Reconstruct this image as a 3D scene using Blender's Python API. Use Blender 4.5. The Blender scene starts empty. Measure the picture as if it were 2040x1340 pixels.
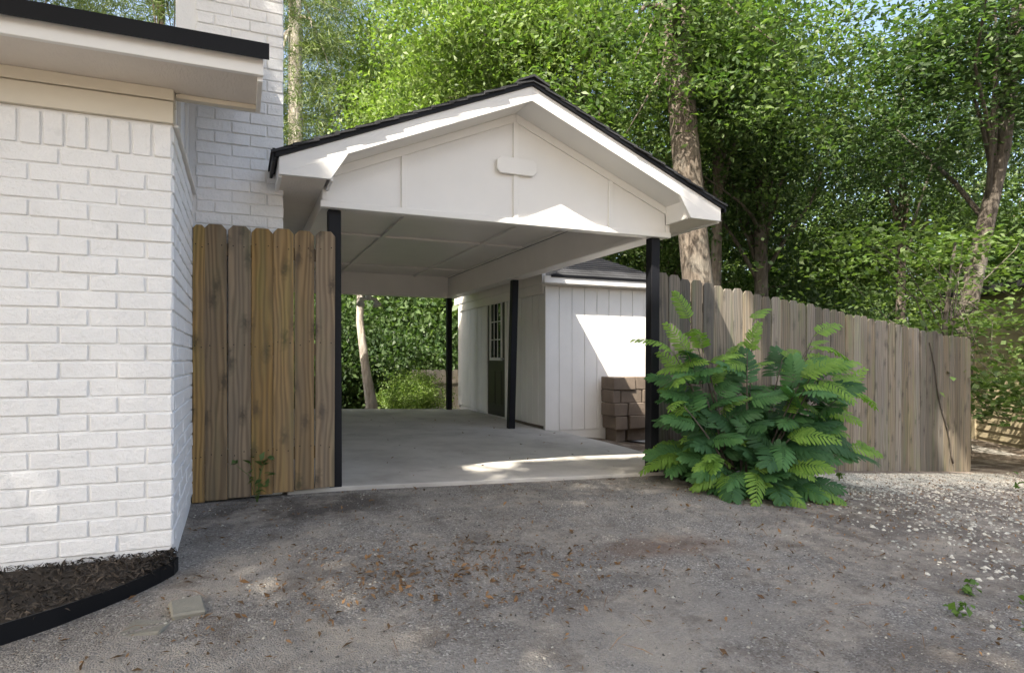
import bpy, bmesh, math, random
import numpy as np
from mathutils import Vector, Matrix, Quaternion
R = math.radians
sc = bpy.context.scene
COL = sc.collection
rnd = random.Random(7)
nrs = np.random.RandomState(11)

# ------------------------------------------------------------------ camera
EYE = 0.92
cam_d = bpy.data.cameras.new('camera'); cam = bpy.data.objects.new('camera', cam_d); COL.objects.link(cam)
cam.location = (0, 0, EYE); cam.rotation_euler = (R(90), 0, R(-23.03))
cam_d.sensor_width = 36; cam_d.lens = 22.41; cam_d.shift_y = 0.0225
cam_d.clip_start = 0.05; cam_d.clip_end = 400
sc.camera = cam

# ------------------------------------------------------------------ sky, sun, exposure
SUN = Vector((0.485, 0.382, -0.786)).normalized()      # travel direction of the light
w = bpy.data.worlds.new('World'); sc.world = w; w.use_nodes = True
nt = w.node_tree; nt.nodes.clear()
sky = nt.nodes.new('ShaderNodeTexSky'); sky.sky_type = 'NISHITA'; sky.sun_disc = False
sky.sun_elevation = math.asin(-SUN.z); sky.sun_rotation = math.atan2(-SUN.x, -SUN.y)
sky.air_density = 1.0; sky.dust_density = 7.0; sky.ozone_density = 1.0
bg = nt.nodes.new('ShaderNodeBackground'); bg.inputs[1].default_value = 0.15
wo = nt.nodes.new('ShaderNodeOutputWorld')
nt.links.new(sky.outputs[0], bg.inputs[0]); nt.links.new(bg.outputs[0], wo.inputs[0])
sl = bpy.data.lights.new('sun', 'SUN'); so = bpy.data.objects.new('sun', sl); COL.objects.link(so)
sl.energy = 4.0; sl.angle = R(0.53); sl.color = (1.0, 0.94, 0.85)
so.rotation_mode = 'QUATERNION'; so.rotation_quaternion = SUN.to_track_quat('-Z', 'Y'); so.location = (-10, -8, 20)
sc.view_settings.view_transform = 'Standard'; sc.view_settings.look = 'None'
sc.view_settings.gamma = 1.0; sc.view_settings.use_curve_mapping = False
sc.view_settings.exposure = 1.8
sc.view_settings.use_white_balance = True
sc.view_settings.white_balance_temperature = 6750; sc.view_settings.white_balance_tint = 9
sc.cycles.use_denoising = True
sc.cycles.max_bounces = 8; sc.cycles.diffuse_bounces = 4; sc.cycles.transparent_max_bounces = 4
sc.cycles.sample_clamp_indirect = 6.0

# ------------------------------------------------------------------ material helpers
def new_mat(name):
    m = bpy.data.materials.new(name); m.use_nodes = True
    t = m.node_tree; b = t.nodes['Principled BSDF']
    return m, t, b
def nd(t, typ, **kw):
    n = t.nodes.new(typ)
    for k, v in kw.items(): setattr(n, k, v)
    return n
def setin(n, **kw):
    for k, v in kw.items(): n.inputs[k].default_value = v
def noise(t, vec, scale, detail=4, rough=0.6):
    n = nd(t, 'ShaderNodeTexNoise'); setin(n, Scale=scale, Detail=detail, Roughness=rough)
    if vec is not None: t.links.new(vec, n.inputs['Vector'])
    return n.outputs['Fac']
def ramp(t, fac, stops):
    r = nd(t, 'ShaderNodeValToRGB'); e = r.color_ramp.elements
    while len(e) < len(stops): e.new(0.5)
    for i, (p, c) in enumerate(stops):
        e[i].position = p; e[i].color = (c if len(c) == 4 else (*c, 1)) if isinstance(c, tuple) else (c, c, c, 1)
    t.links.new(fac, r.inputs[0]); return r.outputs[0]
def mix(t, fac, a, b, mode='MIX'):
    m = nd(t, 'ShaderNodeMix', data_type='RGBA', blend_type=mode)
    for s, v in ((m.inputs[0], fac), (m.inputs[6], a), (m.inputs[7], b)):
        if hasattr(v, 'links') or hasattr(v, 'is_linked'): t.links.new(v, s)
        else: s.default_value = v if not isinstance(v, tuple) or len(v) == 4 else (*v, 1)
    return m.outputs[2]
def mth(t, op, a, b=0.0, clamp=False):
    m = nd(t, 'ShaderNodeMath', operation=op); m.use_clamp = clamp
    for s, v in ((m.inputs[0], a), (m.inputs[1], b)):
        if hasattr(v, 'is_linked'): t.links.new(v, s)
        else: s.default_value = v
    return m.outputs[0]
def mapping(t, vec, scale, loc=(0, 0, 0)):
    m = nd(t, 'ShaderNodeMapping'); m.inputs['Scale'].default_value = scale; m.inputs['Location'].default_value = loc
    t.links.new(vec, m.inputs['Vector']); return m.outputs[0]
def bump(t, b, h, strength, dist):
    n = nd(t, 'ShaderNodeBump'); setin(n, Strength=strength, Distance=dist)
    t.links.new(h, n.inputs['Height']); t.links.new(n.outputs[0], b.inputs['Normal'])
def objco(t):
    return nd(t, 'ShaderNodeTexCoord').outputs['Object']
def worldco(t):
    return nd(t, 'ShaderNodeNewGeometry').outputs['Position']
def orand(t):
    return nd(t, 'ShaderNodeObjectInfo').outputs['Random']

def paint(name, col, rough=0.5, var=0.06, bscale=60, bstr=0.15, bdist=0.004, dirt=0.0, stretch=(1, 1, 1)):
    m, t, b = new_mat(name); p = worldco(t)
    f = noise(t, p, 2.3, 5)
    c0 = tuple(x * (1 - var) for x in col); c1 = tuple(min(1, x * (1 + var)) for x in col)
    c = ramp(t, f, [(0.3, c0), (0.7, c1)])
    if dirt:
        d = ramp(t, noise(t, p, 9, 6, 0.7), [(0.58, 0.0), (0.8, 1.0)])
        c = mix(t, mth(t, 'MULTIPLY', d, dirt), c, tuple(x * 0.45 for x in col))
    t.links.new(c, b.inputs['Base Color']); b.inputs['Roughness'].default_value = rough
    bump(t, b, noise(t, mapping(t, p, stretch), bscale, 4, 0.65), bstr, bdist)
    return m

M = {}
M['brick'] = paint('painted_brick', (0.80, 0.80, 0.79), 0.6, 0.04, 30, 0.8, 0.010, 0.3)
M['mortar'] = paint('painted_mortar', (0.79, 0.79, 0.78), 0.65, 0.05, 55, 0.5, 0.005, 0.3)
M['trim'] = paint('white_trim_paint', (0.78, 0.765, 0.73), 0.42, 0.03, 90, 0.08, 0.002)
M['panel'] = paint('white_plywood_paint', (0.77, 0.755, 0.725), 0.45, 0.03, 40, 0.16, 0.002, 0.0, (1, 1, 6))
M['siding'] = paint('white_siding_paint', (0.78, 0.765, 0.735), 0.5, 0.04, 30, 0.3, 0.003, 0.06, (7, 7, 1))
M['ceiling'] = paint('ceiling_paint', (0.79, 0.75, 0.70), 0.38, 0.04, 25, 0.12, 0.002, 0.0, (6, 1, 1))
M['soffit'] = paint('rough_soffit_paint', (0.70, 0.64, 0.57), 0.55, 0.06, 22, 0.6, 0.006, 0.1, (4, 1, 4))
M['tan'] = paint('cream_frieze_paint', (0.63, 0.575, 0.47), 0.5, 0.04, 50, 0.12, 0.002)  # cream-white trim with the eave's shade mixed into the colour
M['black'] = paint('black_post_paint', (0.009, 0.0095, 0.012), 0.5, 0.2, 60, 0.2, 0.003)
M['drip'] = paint('black_drip_metal', (0.006, 0.006, 0.007), 0.45, 0.2, 20, 0.06, 0.002)
M['shingle'] = paint('charcoal_shingle', (0.03, 0.031, 0.034), 0.9, 0.5, 140, 0.8, 0.006)
M['door'] = paint('dark_brown_door_paint', (0.022, 0.019, 0.016), 0.4, 0.1, 50, 0.08, 0.002)
M['metal'] = paint('grey_flashing', (0.35, 0.36, 0.38), 0.35, 0.1, 20, 0.1, 0.002)
M['edging'] = paint('black_plastic_edging', (0.008, 0.0085, 0.010), 0.45, 0.2, 14, 0.2, 0.003)
M['lamp'] = paint('white_lamp_enamel', (0.75, 0.74, 0.70), 0.35, 0.03, 30, 0.03, 0.001)
M['beige'] = paint('beige_lap_siding', (0.38, 0.32, 0.21), 0.6, 0.06, 40, 0.15, 0.003, 0.1)
M['block'] = paint('brown_concrete_block', (0.14, 0.11, 0.085), 0.9, 0.35, 70, 0.8, 0.008, 0.4)
M['stone'] = paint('grey_stone', (0.20, 0.19, 0.155), 0.9, 0.25, 45, 0.8, 0.008, 0.4)
M['board'] = paint('weathered_grey_boards', (0.30, 0.28, 0.25), 0.85, 0.2, 40, 0.5, 0.004, 0.3, (1, 8, 8))

for k_ in ('drip', 'edging', 'black'): M[k_].node_tree.nodes['Principled BSDF'].inputs['Specular IOR Level'].default_value = 0.18
def glass():
    m, t, b = new_mat('window_glass')
    setin(b, Roughness=0.02); b.inputs['Base Color'].default_value = (0.02, 0.025, 0.025, 1)
    b.inputs['Specular IOR Level'].default_value = 1.0
    return m
M['glass'] = glass()

def wood(name, base, dark, grey, greyamt, green, hue):
    m, t, b = new_mat(name)
    tc = objco(t); r = orand(t)
    cmb = nd(t, 'ShaderNodeCombineXYZ')
    t.links.new(mth(t, 'MULTIPLY', r, 37.0), cmb.inputs[0]); t.links.new(mth(t, 'MULTIPLY', r, 91.0), cmb.inputs[2])
    va = nd(t, 'ShaderNodeVectorMath', operation='ADD'); t.links.new(tc, va.inputs[0]); t.links.new(cmb.outputs[0], va.inputs[1])
    v = va.outputs[0]
    # warped growth rings
    wv = nd(t, 'ShaderNodeTexWave', wave_type='BANDS', bands_direction='X')
    setin(wv, Scale=9.0, Distortion=14.0, Detail=2.5); wv.inputs['Detail Scale'].default_value = 0.8
    t.links.new(mapping(t, v, (1, 1, 0.13)), wv.inputs['Vector'])
    fine = noise(t, mapping(t, v, (110, 110, 2.0)), 1.0, 3)
    g = mix(t, 0.4, wv.outputs['Fac'], fine)
    c = ramp(t, g, [(0.15, dark), (0.75, base)])
    # knots
    vo = nd(t, 'ShaderNodeTexVoronoi', feature='F1', voronoi_dimensions='2D'); setin(vo, Scale=1.0, Randomness=1.0)
    sp_ = nd(t, 'ShaderNodeSeparateXYZ'); t.links.new(v, sp_.inputs[0]); cb_ = nd(t, 'ShaderNodeCombineXYZ')
    wob = mth(t, 'MULTIPLY', mth(t, 'SUBTRACT', noise(t, v, 30, 2), 0.5), 0.35)
    t.links.new(mth(t, 'ADD', mth(t, 'MULTIPLY', sp_.outputs[0], 6.0), wob), cb_.inputs[0]); t.links.new(mth(t, 'ADD', mth(t, 'MULTIPLY', sp_.outputs[2], 2.7), wob), cb_.inputs[1])
    t.links.new(cb_.outputs[0], vo.inputs['Vector'])
    kn = ramp(t, vo.outputs['Distance'], [(0.05, 1.0), (0.11, 0.55), (0.24, 0.0)])
    c = mix(t, mth(t, 'MULTIPLY', kn, 0.85), c, tuple(x * 0.22 for x in base))
    # weather streaks, green tint, board to board hue
    st = ramp(t, noise(t, mapping(t, v, (14, 14, 0.9)), 1.0, 4), [(0.42, 0.0), (0.7, 1.0)])
    c = mix(t, mth(t, 'MULTIPLY', st, greyamt), c, grey)
    gr = ramp(t, noise(t, mapping(t, v, (9, 9, 1.2), (5, 3, 2)), 1.0, 3), [(0.5, 0.0), (0.75, 1.0)])
    c = mix(t, mth(t, 'MULTIPLY', gr, green), c, (0.13, 0.17, 0.06))
    hs = nd(t, 'ShaderNodeHueSaturation')
    t.links.new(mth(t, 'ADD', mth(t, 'MULTIPLY', r, hue), 1.0 - hue * 0.55), hs.inputs['Value'])
    rr = mth(t, 'FRACT', mth(t, 'MULTIPLY', r, 17.3))
    t.links.new(mth(t, 'ADD', mth(t, 'MULTIPLY', rr, 0.5), 0.72), hs.inputs['Saturation'])
    t.links.new(c, hs.inputs['Color']); t.links.new(hs.outputs[0], b.inputs['Base Color'])
    b.inputs['Roughness'].default_value = 0.75
    bump(t, b, g, 0.35, 0.003)
    return m
M['wood_new'] = wood('treated_pine', (0.29, 0.19, 0.085), (0.155, 0.098, 0.043), (0.15, 0.115, 0.078), 0.65, 0.28, 0.35)
M['wood_old'] = wood('weathered_cedar', (0.20, 0.165, 0.12), (0.10, 0.082, 0.060), (0.125, 0.12, 0.105), 0.85, 0.45, 0.9)
M['wood_grey'] = wood('silvered_pickets', (0.40, 0.36, 0.30), (0.27, 0.24, 0.20), (0.34, 0.32, 0.29), 0.7, 0.1, 0.4)

def bark(name, c0, c1, sc_=7.0):
    m, t, b = new_mat(name); v = objco(t)
    n = noise(t, mapping(t, v, (1, 1, 0.22)), sc_ * 2, 6, 0.7)
    n2 = noise(t, v, 1.6, 3)
    c = ramp(t, n, [(0.35, c0), (0.65, c1)])
    c = mix(t, mth(t, 'MULTIPLY', ramp(t, n2, [(0.5, 0.0), (0.7, 1.0)]), 0.4), c, (0.30, 0.29, 0.25))
    t.links.new(c, b.inputs['Base Color']); b.inputs['Roughness'].default_value = 0.95
    bump(t, b, n, 1.0, 0.04); return m
M['bark'] = bark('oak_bark', (0.06, 0.047, 0.036), (0.20, 0.165, 0.13))
M['bark_dark'] = bark('dark_bark', (0.04, 0.033, 0.026), (0.12, 0.10, 0.08))
M['bark_pine'] = bark('pine_bark', (0.09, 0.06, 0.045), (0.25, 0.19, 0.15), 5)
M['bark_pale'] = bark('pale_bark', (0.26, 0.225, 0.185), (0.55, 0.51, 0.45), 6)

def leafmat(name, a, b_, trans=0.35, clump=0.8, rough=0.5):
    m, t, b = new_mat(name)
    isl = nd(t, 'ShaderNodeNewGeometry').outputs['Random Per Island']
    c = mix(t, isl, a, b_)
    n = ramp(t, noise(t, objco(t), clump, 2), [(0.35, (0.72, 0.75, 0.7)), (0.65, (1.15, 1.12, 1.0))])
    c = mix(t, 1.0, c, n, 'MULTIPLY')
    t.links.new(c, b.inputs['Base Color']); b.inputs['Roughness'].default_value = rough
    b.inputs['Specular IOR Level'].default_value = 0.35
    tr = nd(t, 'ShaderNodeBsdfTranslucent')
    t.links.new(mix(t, 1.0, c, (1.2, 1.4, 0.6), 'MULTIPLY'), tr.inputs['Color'])
    mx = nd(t, 'ShaderNodeMixShader'); mx.inputs[0].default_value = trans
    t.links.new(b.outputs[0], mx.inputs[1]); t.links.new(tr.outputs[0], mx.inputs[2])
    t.links.new(mx.outputs[0], t.nodes['Material Output'].inputs['Surface'])
    return m
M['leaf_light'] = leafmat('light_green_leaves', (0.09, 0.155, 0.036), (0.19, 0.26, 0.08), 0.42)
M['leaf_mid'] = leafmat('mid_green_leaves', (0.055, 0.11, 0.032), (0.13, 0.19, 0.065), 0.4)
M['leaf_dark'] = leafmat('dark_green_leaves', (0.03, 0.065, 0.024), (0.085, 0.135, 0.05), 0.38)  # darker leaf tone, also paints deep shade into the near woods
M['needle'] = leafmat('pine_needles', (0.08, 0.125, 0.045), (0.17, 0.215, 0.075), 0.3)
M['leaf_under'] = leafmat('understory_leaves', (0.06, 0.11, 0.035), (0.14, 0.20, 0.07), 0.4)
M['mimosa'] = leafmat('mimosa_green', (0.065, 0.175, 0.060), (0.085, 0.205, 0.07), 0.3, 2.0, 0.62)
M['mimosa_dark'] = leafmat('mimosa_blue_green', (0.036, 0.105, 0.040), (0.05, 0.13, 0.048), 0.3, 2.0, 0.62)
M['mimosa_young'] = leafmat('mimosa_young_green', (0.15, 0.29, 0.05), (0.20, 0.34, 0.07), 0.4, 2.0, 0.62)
M['weed'] = leafmat('weed_green', (0.08, 0.16, 0.03), (0.14, 0.24, 0.05), 0.35)
M['litter'] = leafmat('dry_brown_leaves', (0.10, 0.058, 0.032), (0.30, 0.17, 0.085), 0.1, 3.0, 0.7)
M['mulch'] = leafmat('dark_mulch', (0.022, 0.018, 0.016), (0.075, 0.06, 0.05), 0.0, 3.0, 0.85)
M['pebble'] = leafmat('pale_limestone_gravel', (0.28, 0.27, 0.25), (0.62, 0.60, 0.56), 0.0, 3.0, 0.85)
M['gravel'] = leafmat('grey_fine_gravel', (0.06, 0.056, 0.052), (0.46, 0.44, 0.41), 0.0, 3.0, 0.9)
M['straw'] = leafmat('pine_straw', (0.16, 0.085, 0.045), (0.30, 0.18, 0.10), 0.0, 3.0, 0.8)

def ground_mat():
    m, t, b = new_mat('driveway_ground'); p = worldco(t)
    sx = nd(t, 'ShaderNodeSeparateXYZ'); t.links.new(p, sx.inputs[0]); X, Y = sx.outputs[0], sx.outputs[1]
    big = noise(t, p, 0.9, 5); med = noise(t, p, 5, 6, 0.7); fin = noise(t, p, 120, 3, 0.7)
    grit = nd(t, 'ShaderNodeTexVoronoi', feature='F1'); setin(grit, Scale=130.0); t.links.new(p, grit.inputs['Vector'])
    gcol = nd(t, 'ShaderNodeSeparateXYZ'); t.links.new(grit.outputs['Color'], gcol.inputs[0])
    asphalt = ramp(t, gcol.outputs[0], [(0.0, (0.145, 0.132, 0.118)), (0.55, (0.255, 0.237, 0.212)), (0.92, (0.35, 0.33, 0.30)), (1.0, (0.55, 0.525, 0.48))])
    dirt = ramp(t, med, [(0.3, (0.11, 0.088, 0.07)), (0.7, (0.21, 0.175, 0.145))])
    sand = ramp(t, fin, [(0.3, (0.26, 0.235, 0.205)), (0.7, (0.42, 0.39, 0.345))])
    def blob(cx, cy, rx, ry, soft=0.5):
        dx = mth(t, 'DIVIDE', mth(t, 'SUBTRACT', X, cx), rx); dy = mth(t, 'DIVIDE', mth(t, 'SUBTRACT', Y, cy), ry)
        d = mth(t, 'SQRT', mth(t, 'ADD', mth(t, 'MULTIPLY', dx, dx), mth(t, 'MULTIPLY', dy, dy)))
        d = mth(t, 'ADD', d, mth(t, 'MULTIPLY', mth(t, 'SUBTRACT', med, 0.5), 1.5))
        return ramp(t, d, [(1.0 - soft, 1.0), (1.0 + soft * 0.4, 0.0)])
    # right hand side and far ground: brown dirt
    side = mth(t, 'ADD', mth(t, 'MULTIPLY', mth(t, 'SUBTRACT', X, mth(t, 'ADD', 1.9, mth(t, 'MULTIPLY', Y, 0.42))), 0.8), mth(t, 'MULTIPLY', mth(t, 'SUBTRACT', big, 0.5), 3.0))
    side = ramp(t, side, [(0.0, 0.0), (0.8, 1.0)])
    c = mix(t, side, asphalt, mix(t, 0.35, dirt, asphalt))
    far = ramp(t, Y, [(0.0, 0.0), (1.0, 1.0)])
    for (cx, cy, rx, ry, k) in ((0.8, 1.7, 1.1, 0.6, 0.95), (-0.3, 2.2, 0.9, 0.7, 0.9), (1.7, 2.2, 0.8, 0.35, 0.7), (0.1, 3.2, 0.5, 0.3, 0.5), (1.2, 4.3, 0.5, 0.12, 0.5), (2.0, 1.4, 0.7, 0.3, 0.7)):
        c = mix(t, mth(t, 'MULTIPLY', blob(cx, cy, rx, ry), k), c, sand)
    c = mix(t, mth(t, 'MULTIPLY', blob(2.25, 3.05, 0.5, 0.22), 0.6), c, (0.21, 0.135, 0.095))
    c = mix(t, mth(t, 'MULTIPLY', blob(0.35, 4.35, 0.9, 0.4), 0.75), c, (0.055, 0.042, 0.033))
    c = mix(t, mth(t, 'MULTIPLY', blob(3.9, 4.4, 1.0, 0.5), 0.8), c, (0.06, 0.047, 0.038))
    bk = ramp(t, mth(t, 'MULTIPLY', mth(t, 'SUBTRACT', Y, 5.2), 1.0), [(0.0, 0.0), (0.4, 1.0)])
    c = mix(t, bk, c, mix(t, med, (0.05, 0.035, 0.024), (0.13, 0.09, 0.055)))
    c = mix(t, ramp(t, big, [(0.42, 0.0), (0.7, 0.45)]), c, (0.10, 0.082, 0.066))
    pat = noise(t, p, 2.2, 7, 0.75)
    c = mix(t, ramp(t, pat, [(0.48, 0.0), (0.62, 0.75)]), c, (0.40, 0.355, 0.295))
    c = mix(t, ramp(t, noise(t, mapping(t, p, (1, 1, 1), (9, 4, 0)), 3.1, 7, 0.75), [(0.53, 0.0), (0.66, 0.65)]), c, (0.12, 0.095, 0.075))
    t.links.new(c, b.inputs['Base Color']); b.inputs['Roughness'].default_value = 0.95
    h = mth(t, 'ADD', mth(t, 'MULTIPLY', grit.outputs['Distance'], -0.6), mth(t, 'ADD', mth(t, 'MULTIPLY', fin, 0.5), mth(t, 'MULTIPLY', med, 2.0)))
    bump(t, b, h, 0.9, 0.018); return m
M['ground'] = ground_mat()

def concrete():
    m, t, b = new_mat('brushed_concrete'); p = worldco(t)
    a = noise(t, p, 1.3, 6, 0.65); f = noise(t, mapping(t, p, (2, 60, 1)), 2.0, 3)
    c = ramp(t, a, [(0.3, (0.33, 0.305, 0.275)), (0.55, (0.46, 0.435, 0.395)), (0.75, (0.54, 0.515, 0.475))])
    st = ramp(t, noise(t, p, 3.5, 6, 0.7), [(0.56, 0.0), (0.72, 1.0)])
    c = mix(t, mth(t, 'MULTIPLY', st, 0.4), c, (0.19, 0.165, 0.135))
    t.links.new(c, b.inputs['Base Color']); b.inputs['Roughness'].default_value = 0.8
    bump(t, b, mth(t, 'ADD', f, noise(t, p, 150, 3)), 0.25, 0.003); return m
M['concrete'] = concrete()

# ------------------------------------------------------------------ geometry helpers
ORI = {}
def fast_mesh(name, verts, faces):
    me = bpy.data.meshes.new(name)
    v = np.asarray(verts, dtype=np.float32).reshape(-1, 3)
    if isinstance(faces, np.ndarray):
        k = faces.shape[1]; n = len(faces)
        me.vertices.add(len(v)); me.vertices.foreach_set('co', v.ravel())
        me.loops.add(n * k); me.loops.foreach_set('vertex_index', faces.astype(np.int32).ravel())
        me.polygons.add(n); me.polygons.foreach_set('loop_start', np.arange(0, n * k, k, dtype=np.int32))
        me.polygons.foreach_set('loop_total', np.full(n, k, dtype=np.int32))
        me.update(calc_edges=True); me.validate()
    else:
        me.from_pydata([tuple(map(float, q)) for q in v], [], faces); me.update()
    return me
def wpos(o): return ORI.get(o.name, Vector((0, 0, 0)))
def link(o, parent=None):
    COL.objects.link(o)
    if parent is not None: o.parent = parent
    return o
def thing(name, loc, label, cat, group=None, rz=0.0):
    o = bpy.data.objects.new(name, None); o.location = loc; o.rotation_euler = (0, 0, rz); link(o)
    o.empty_display_size = 0.2
    ORI[o.name] = Vector(loc); o['label'] = label; o['category'] = cat
    if group: o['group'] = group
    return o
def tag(o, label, cat, group=None):
    o['label'] = label; o['category'] = cat
    if group: o['group'] = group
    return o
def add(name, geo, mat, parent=None, bevel=0.0, smooth=False, local=False):
    """geo = (verts, faces) in world coordinates; becomes one mesh object under parent"""
    v, f = geo
    off = wpos(parent) if (parent is not None and not local) else Vector((0, 0, 0))
    v = np.asarray(v, dtype=np.float64).reshape(-1, 3) - np.array(off)
    me = fast_mesh(name, v, f)
    if bevel:
        bm = bmesh.new(); bm.from_mesh(me)
        bmesh.ops.recalc_face_normals(bm, faces=bm.faces)
        bmesh.ops.bevel(bm, geom=list(bm.edges), offset=bevel, segments=1, affect='EDGES', clamp_overlap=True)
        bm.to_mesh(me); bm.free()
    else:
        bm = bmesh.new(); bm.from_mesh(me); bmesh.ops.recalc_face_normals(bm, faces=bm.faces); bm.to_mesh(me); bm.free()
    if smooth: me.polygons.foreach_set('use_smooth', [True] * len(me.polygons))
    me.materials.append(M[mat] if isinstance(mat, str) else mat)
    o = bpy.data.objects.new(name, me); link(o, parent)
    if parent is not None: ORI[o.name] = Vector(off)
    return o
def inst(name, me, loc, parent=None, rot=None, scale=None):
    """object sharing mesh data; loc in world coordinates"""
    o = bpy.data.objects.new(name, me)
    off = wpos(parent) if parent is not None else Vector((0, 0, 0))
    o.location = Vector(loc) - off
    if rot is not None:
        if isinstance(rot, Quaternion): o.rotation_mode = 'QUATERNION'; o.rotation_quaternion = rot
        else: o.rotation_euler = rot
    if scale is not None: o.scale = scale
    return link(o, parent)
def box(x0, x1, y0, y1, z0, z1):
    v = [(x, y, z) for x in (x0, x1) for y in (y0, y1) for z in (z0, z1)]
    f = [(0, 1, 3, 2), (4, 6, 7, 5), (0, 4, 5, 1), (2, 3, 7, 6), (0, 2, 6, 4), (1, 5, 7, 3)]
    return v, f
def merge(*gs):
    V, F = [], []
    for v, f in gs:
        o = len(V); V += list(v); F += [tuple(i + o for i in q) for q in f]
    return V, F
def prism(poly, a0, a1, axis):
    """extrude a polygon: axis y -> poly in (x,z); x -> (y,z); z -> (x,y)"""
    n = len(poly)
    def P(p, a): return {'y': (p[0], a, p[1]), 'x': (a, p[0], p[1]), 'z': (p[0], p[1], a)}[axis]
    v = [P(p, a0) for p in poly] + [P(p, a1) for p in poly]
    f = [tuple(range(n)), tuple(range(2 * n - 1, n - 1, -1))] + [(i, (i + 1) % n, n + (i + 1) % n, n + i) for i in range(n)]
    return v, f
def tube(pts, rads, sides=8, wob=0.0, seed=0):
    pts = [Vector(p) for p in pts]; V, F = [], []; rr = random.Random(seed); ref = None
    for i, p in enumerate(pts):
        d = (pts[min(i + 1, len(pts) - 1)] - pts[max(i - 1, 0)]).normalized()
        if ref is None: ref = d.orthogonal().normalized()
        u = (ref - d * ref.dot(d)).normalized(); ref = u; w_ = d.cross(u)
        for k in range(sides):
            a = 2 * math.pi * k / sides; q = rads[i] * (1 + wob * rr.uniform(-1, 1))
            V.append(p + u * math.cos(a) * q + w_ * math.sin(a) * q)
    for i in range(len(pts) - 1):
        for k in range(sides):
            a, b = i * sides + k, i * sides + (k + 1) % sides
            F.append((a, b, b + sides, a + sides))
    F.append(tuple(range(sides - 1, -1, -1))); n = len(V); F.append(tuple(range(n - sides, n)))
    return V, F
def leaves(C, size, asp=0.5, upk=0.8, fold=0.12, rs=nrs, axis=None):
    """folded leaf quads at centres C -> (verts, quads)"""
    n = len(C); size = np.broadcast_to(size, (n,)).reshape(n, 1)
    N = rs.normal(size=(n, 3)); N[:, 2] += upk * 1.6; N /= np.linalg.norm(N, axis=1, keepdims=True)
    A = rs.normal(size=(n, 3)) if axis is None else axis + 0.3 * rs.normal(size=(n, 3))
    A -= N * np.sum(A * N, 1, keepdims=True); A /= np.linalg.norm(A, axis=1, keepdims=True) + 1e-9
    B = np.cross(N, A)
    v = np.stack([C - A * size * .5, C + B * size * asp * .5 + N * size * fold - A * size * .05, C + A * size * .5, C - B * size * asp * .5 + N * size * fold - A * size * .05], 1)
    return v.reshape(-1, 3), np.arange(4 * n).reshape(n, 4)

# ------------------------------------------------------------------ terrain
def gz(x, y):
    x = np.asarray(x, float); y = np.asarray(y, float)
    z = np.interp(x, [-60, 0.7, 3.5, 9.4, 13, 70], [-0.035, -0.035, -0.115, -0.655, -0.85, -1.0])
    z = z + 0.0193 * np.clip(y - 4.74, 0, 6.5) * np.clip((5.5 - x) / 2, 0, 1)
    z = z - 0.05 * np.clip(4.6 - y, 0, 12) * np.clip((8 - x) / 5, 0.15, 1)
    z = z - np.clip((y - 11.3) * 0.15, 0, 0.7) * np.clip((8 - x) / 3, 0, 1)
    z = z + (0.012 * np.sin(x * 2.1 + y * 1.3) * np.sin(y * 1.7 - x * .6) + 0.006 * np.sin(x * 6.3 + 1.1 * y) * np.sin(5.1 * y + x)) * (y < 4.65)
    z = z + 0.02 * np.exp(-((y - 4.65 - 0.127 * (x - 3.6)) / 0.45) ** 2) * (x > 4.3)
    return z
def axis_grid(lo, hi, a, b, fine, coarse_n):
    return np.unique(np.concatenate([lo + (a - lo) * (1 - np.linspace(1, 0, coarse_n) ** 2), np.arange(a, b, fine), b + (hi - b) * np.linspace(0, 1, coarse_n) ** 2]))
gx = axis_grid(-90, 120, -3, 11, 0.1, 14); gy = axis_grid(-60, 150, 0.2, 6.2, 0.1, 16)
GX, GY = np.meshgrid(gx, gy, indexing='ij')
GV = np.stack([GX, GY, gz(GX, GY)], -1).reshape(-1, 3)
ii = np.arange(GV.shape[0]).reshape(GX.shape)
GF = np.stack([ii[:-1, :-1], ii[1:, :-1], ii[1:, 1:], ii[:-1, 1:]], -1).reshape(-1, 4)
g = add('ground', (GV, GF), 'ground', smooth=True); g['kind'] = 'structure'

def slab_z(x, y): return -0.0305 * (x - 0.65) + 0.0193 * (y - 4.74)
sp = [(0.30, 4.76), (1.2, 4.74), (2.3, 4.73), (3.50, 4.72), (3.56, 5.05), (4.02, 5.75), (4.03, 6.6), (3.95, 7.6), (3.80, 7.84), (3.80, 10.98), (0.30, 10.98)]
n = len(sp)
sv = [(x, y, slab_z(x, y)) for x, y in sp] + [(x, y, slab_z(x, y) - 0.14) for x, y in sp]
sf = [tuple(range(n)), tuple(range(2 * n - 1, n - 1, -1))] + [(i, (i + 1) % n, n + (i + 1) % n, n + i) for i in range(n)]
s = add('pavement', (sv, sf), 'concrete', bevel=0.008); s['kind'] = 'structure'

# ------------------------------------------------------------------ brick house
house = thing('brick_house', (-1.5, 3.42, 0.0), 'white painted brick house wing with low black roof edge and chimney', 'house')
HX, HY = -0.298, 3.42         # front corner
CO, PI_ = 0.080, 0.226        # course height, brick pitch
def brick_mesh(lx, ly, lz, seed):
    rr = random.Random(seed); bm = bmesh.new(); bmesh.ops.create_cube(bm, size=1)
    for v in bm.verts:
        v.co = Vector((v.co.x * lx, v.co.y * ly, v.co.z * lz)) + Vector([rr.uniform(-.0022, .0022) for _ in range(3)])
    bmesh.ops.bevel(bm, geom=list(bm.edges), offset=0.004, segments=1, affect='EDGES')
    me = bpy.data.meshes.new('brick'); bm.to_mesh(me); bm.free(); me.materials.append(M['brick']); return me
BL = [brick_mesh(PI_ - .009, .03, CO - .009, i) for i in range(5)]        # along x
BH = [brick_mesh(PI_ / 2 - .009, .03, CO - .009, 20 + i) for i in range(3)]
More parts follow.
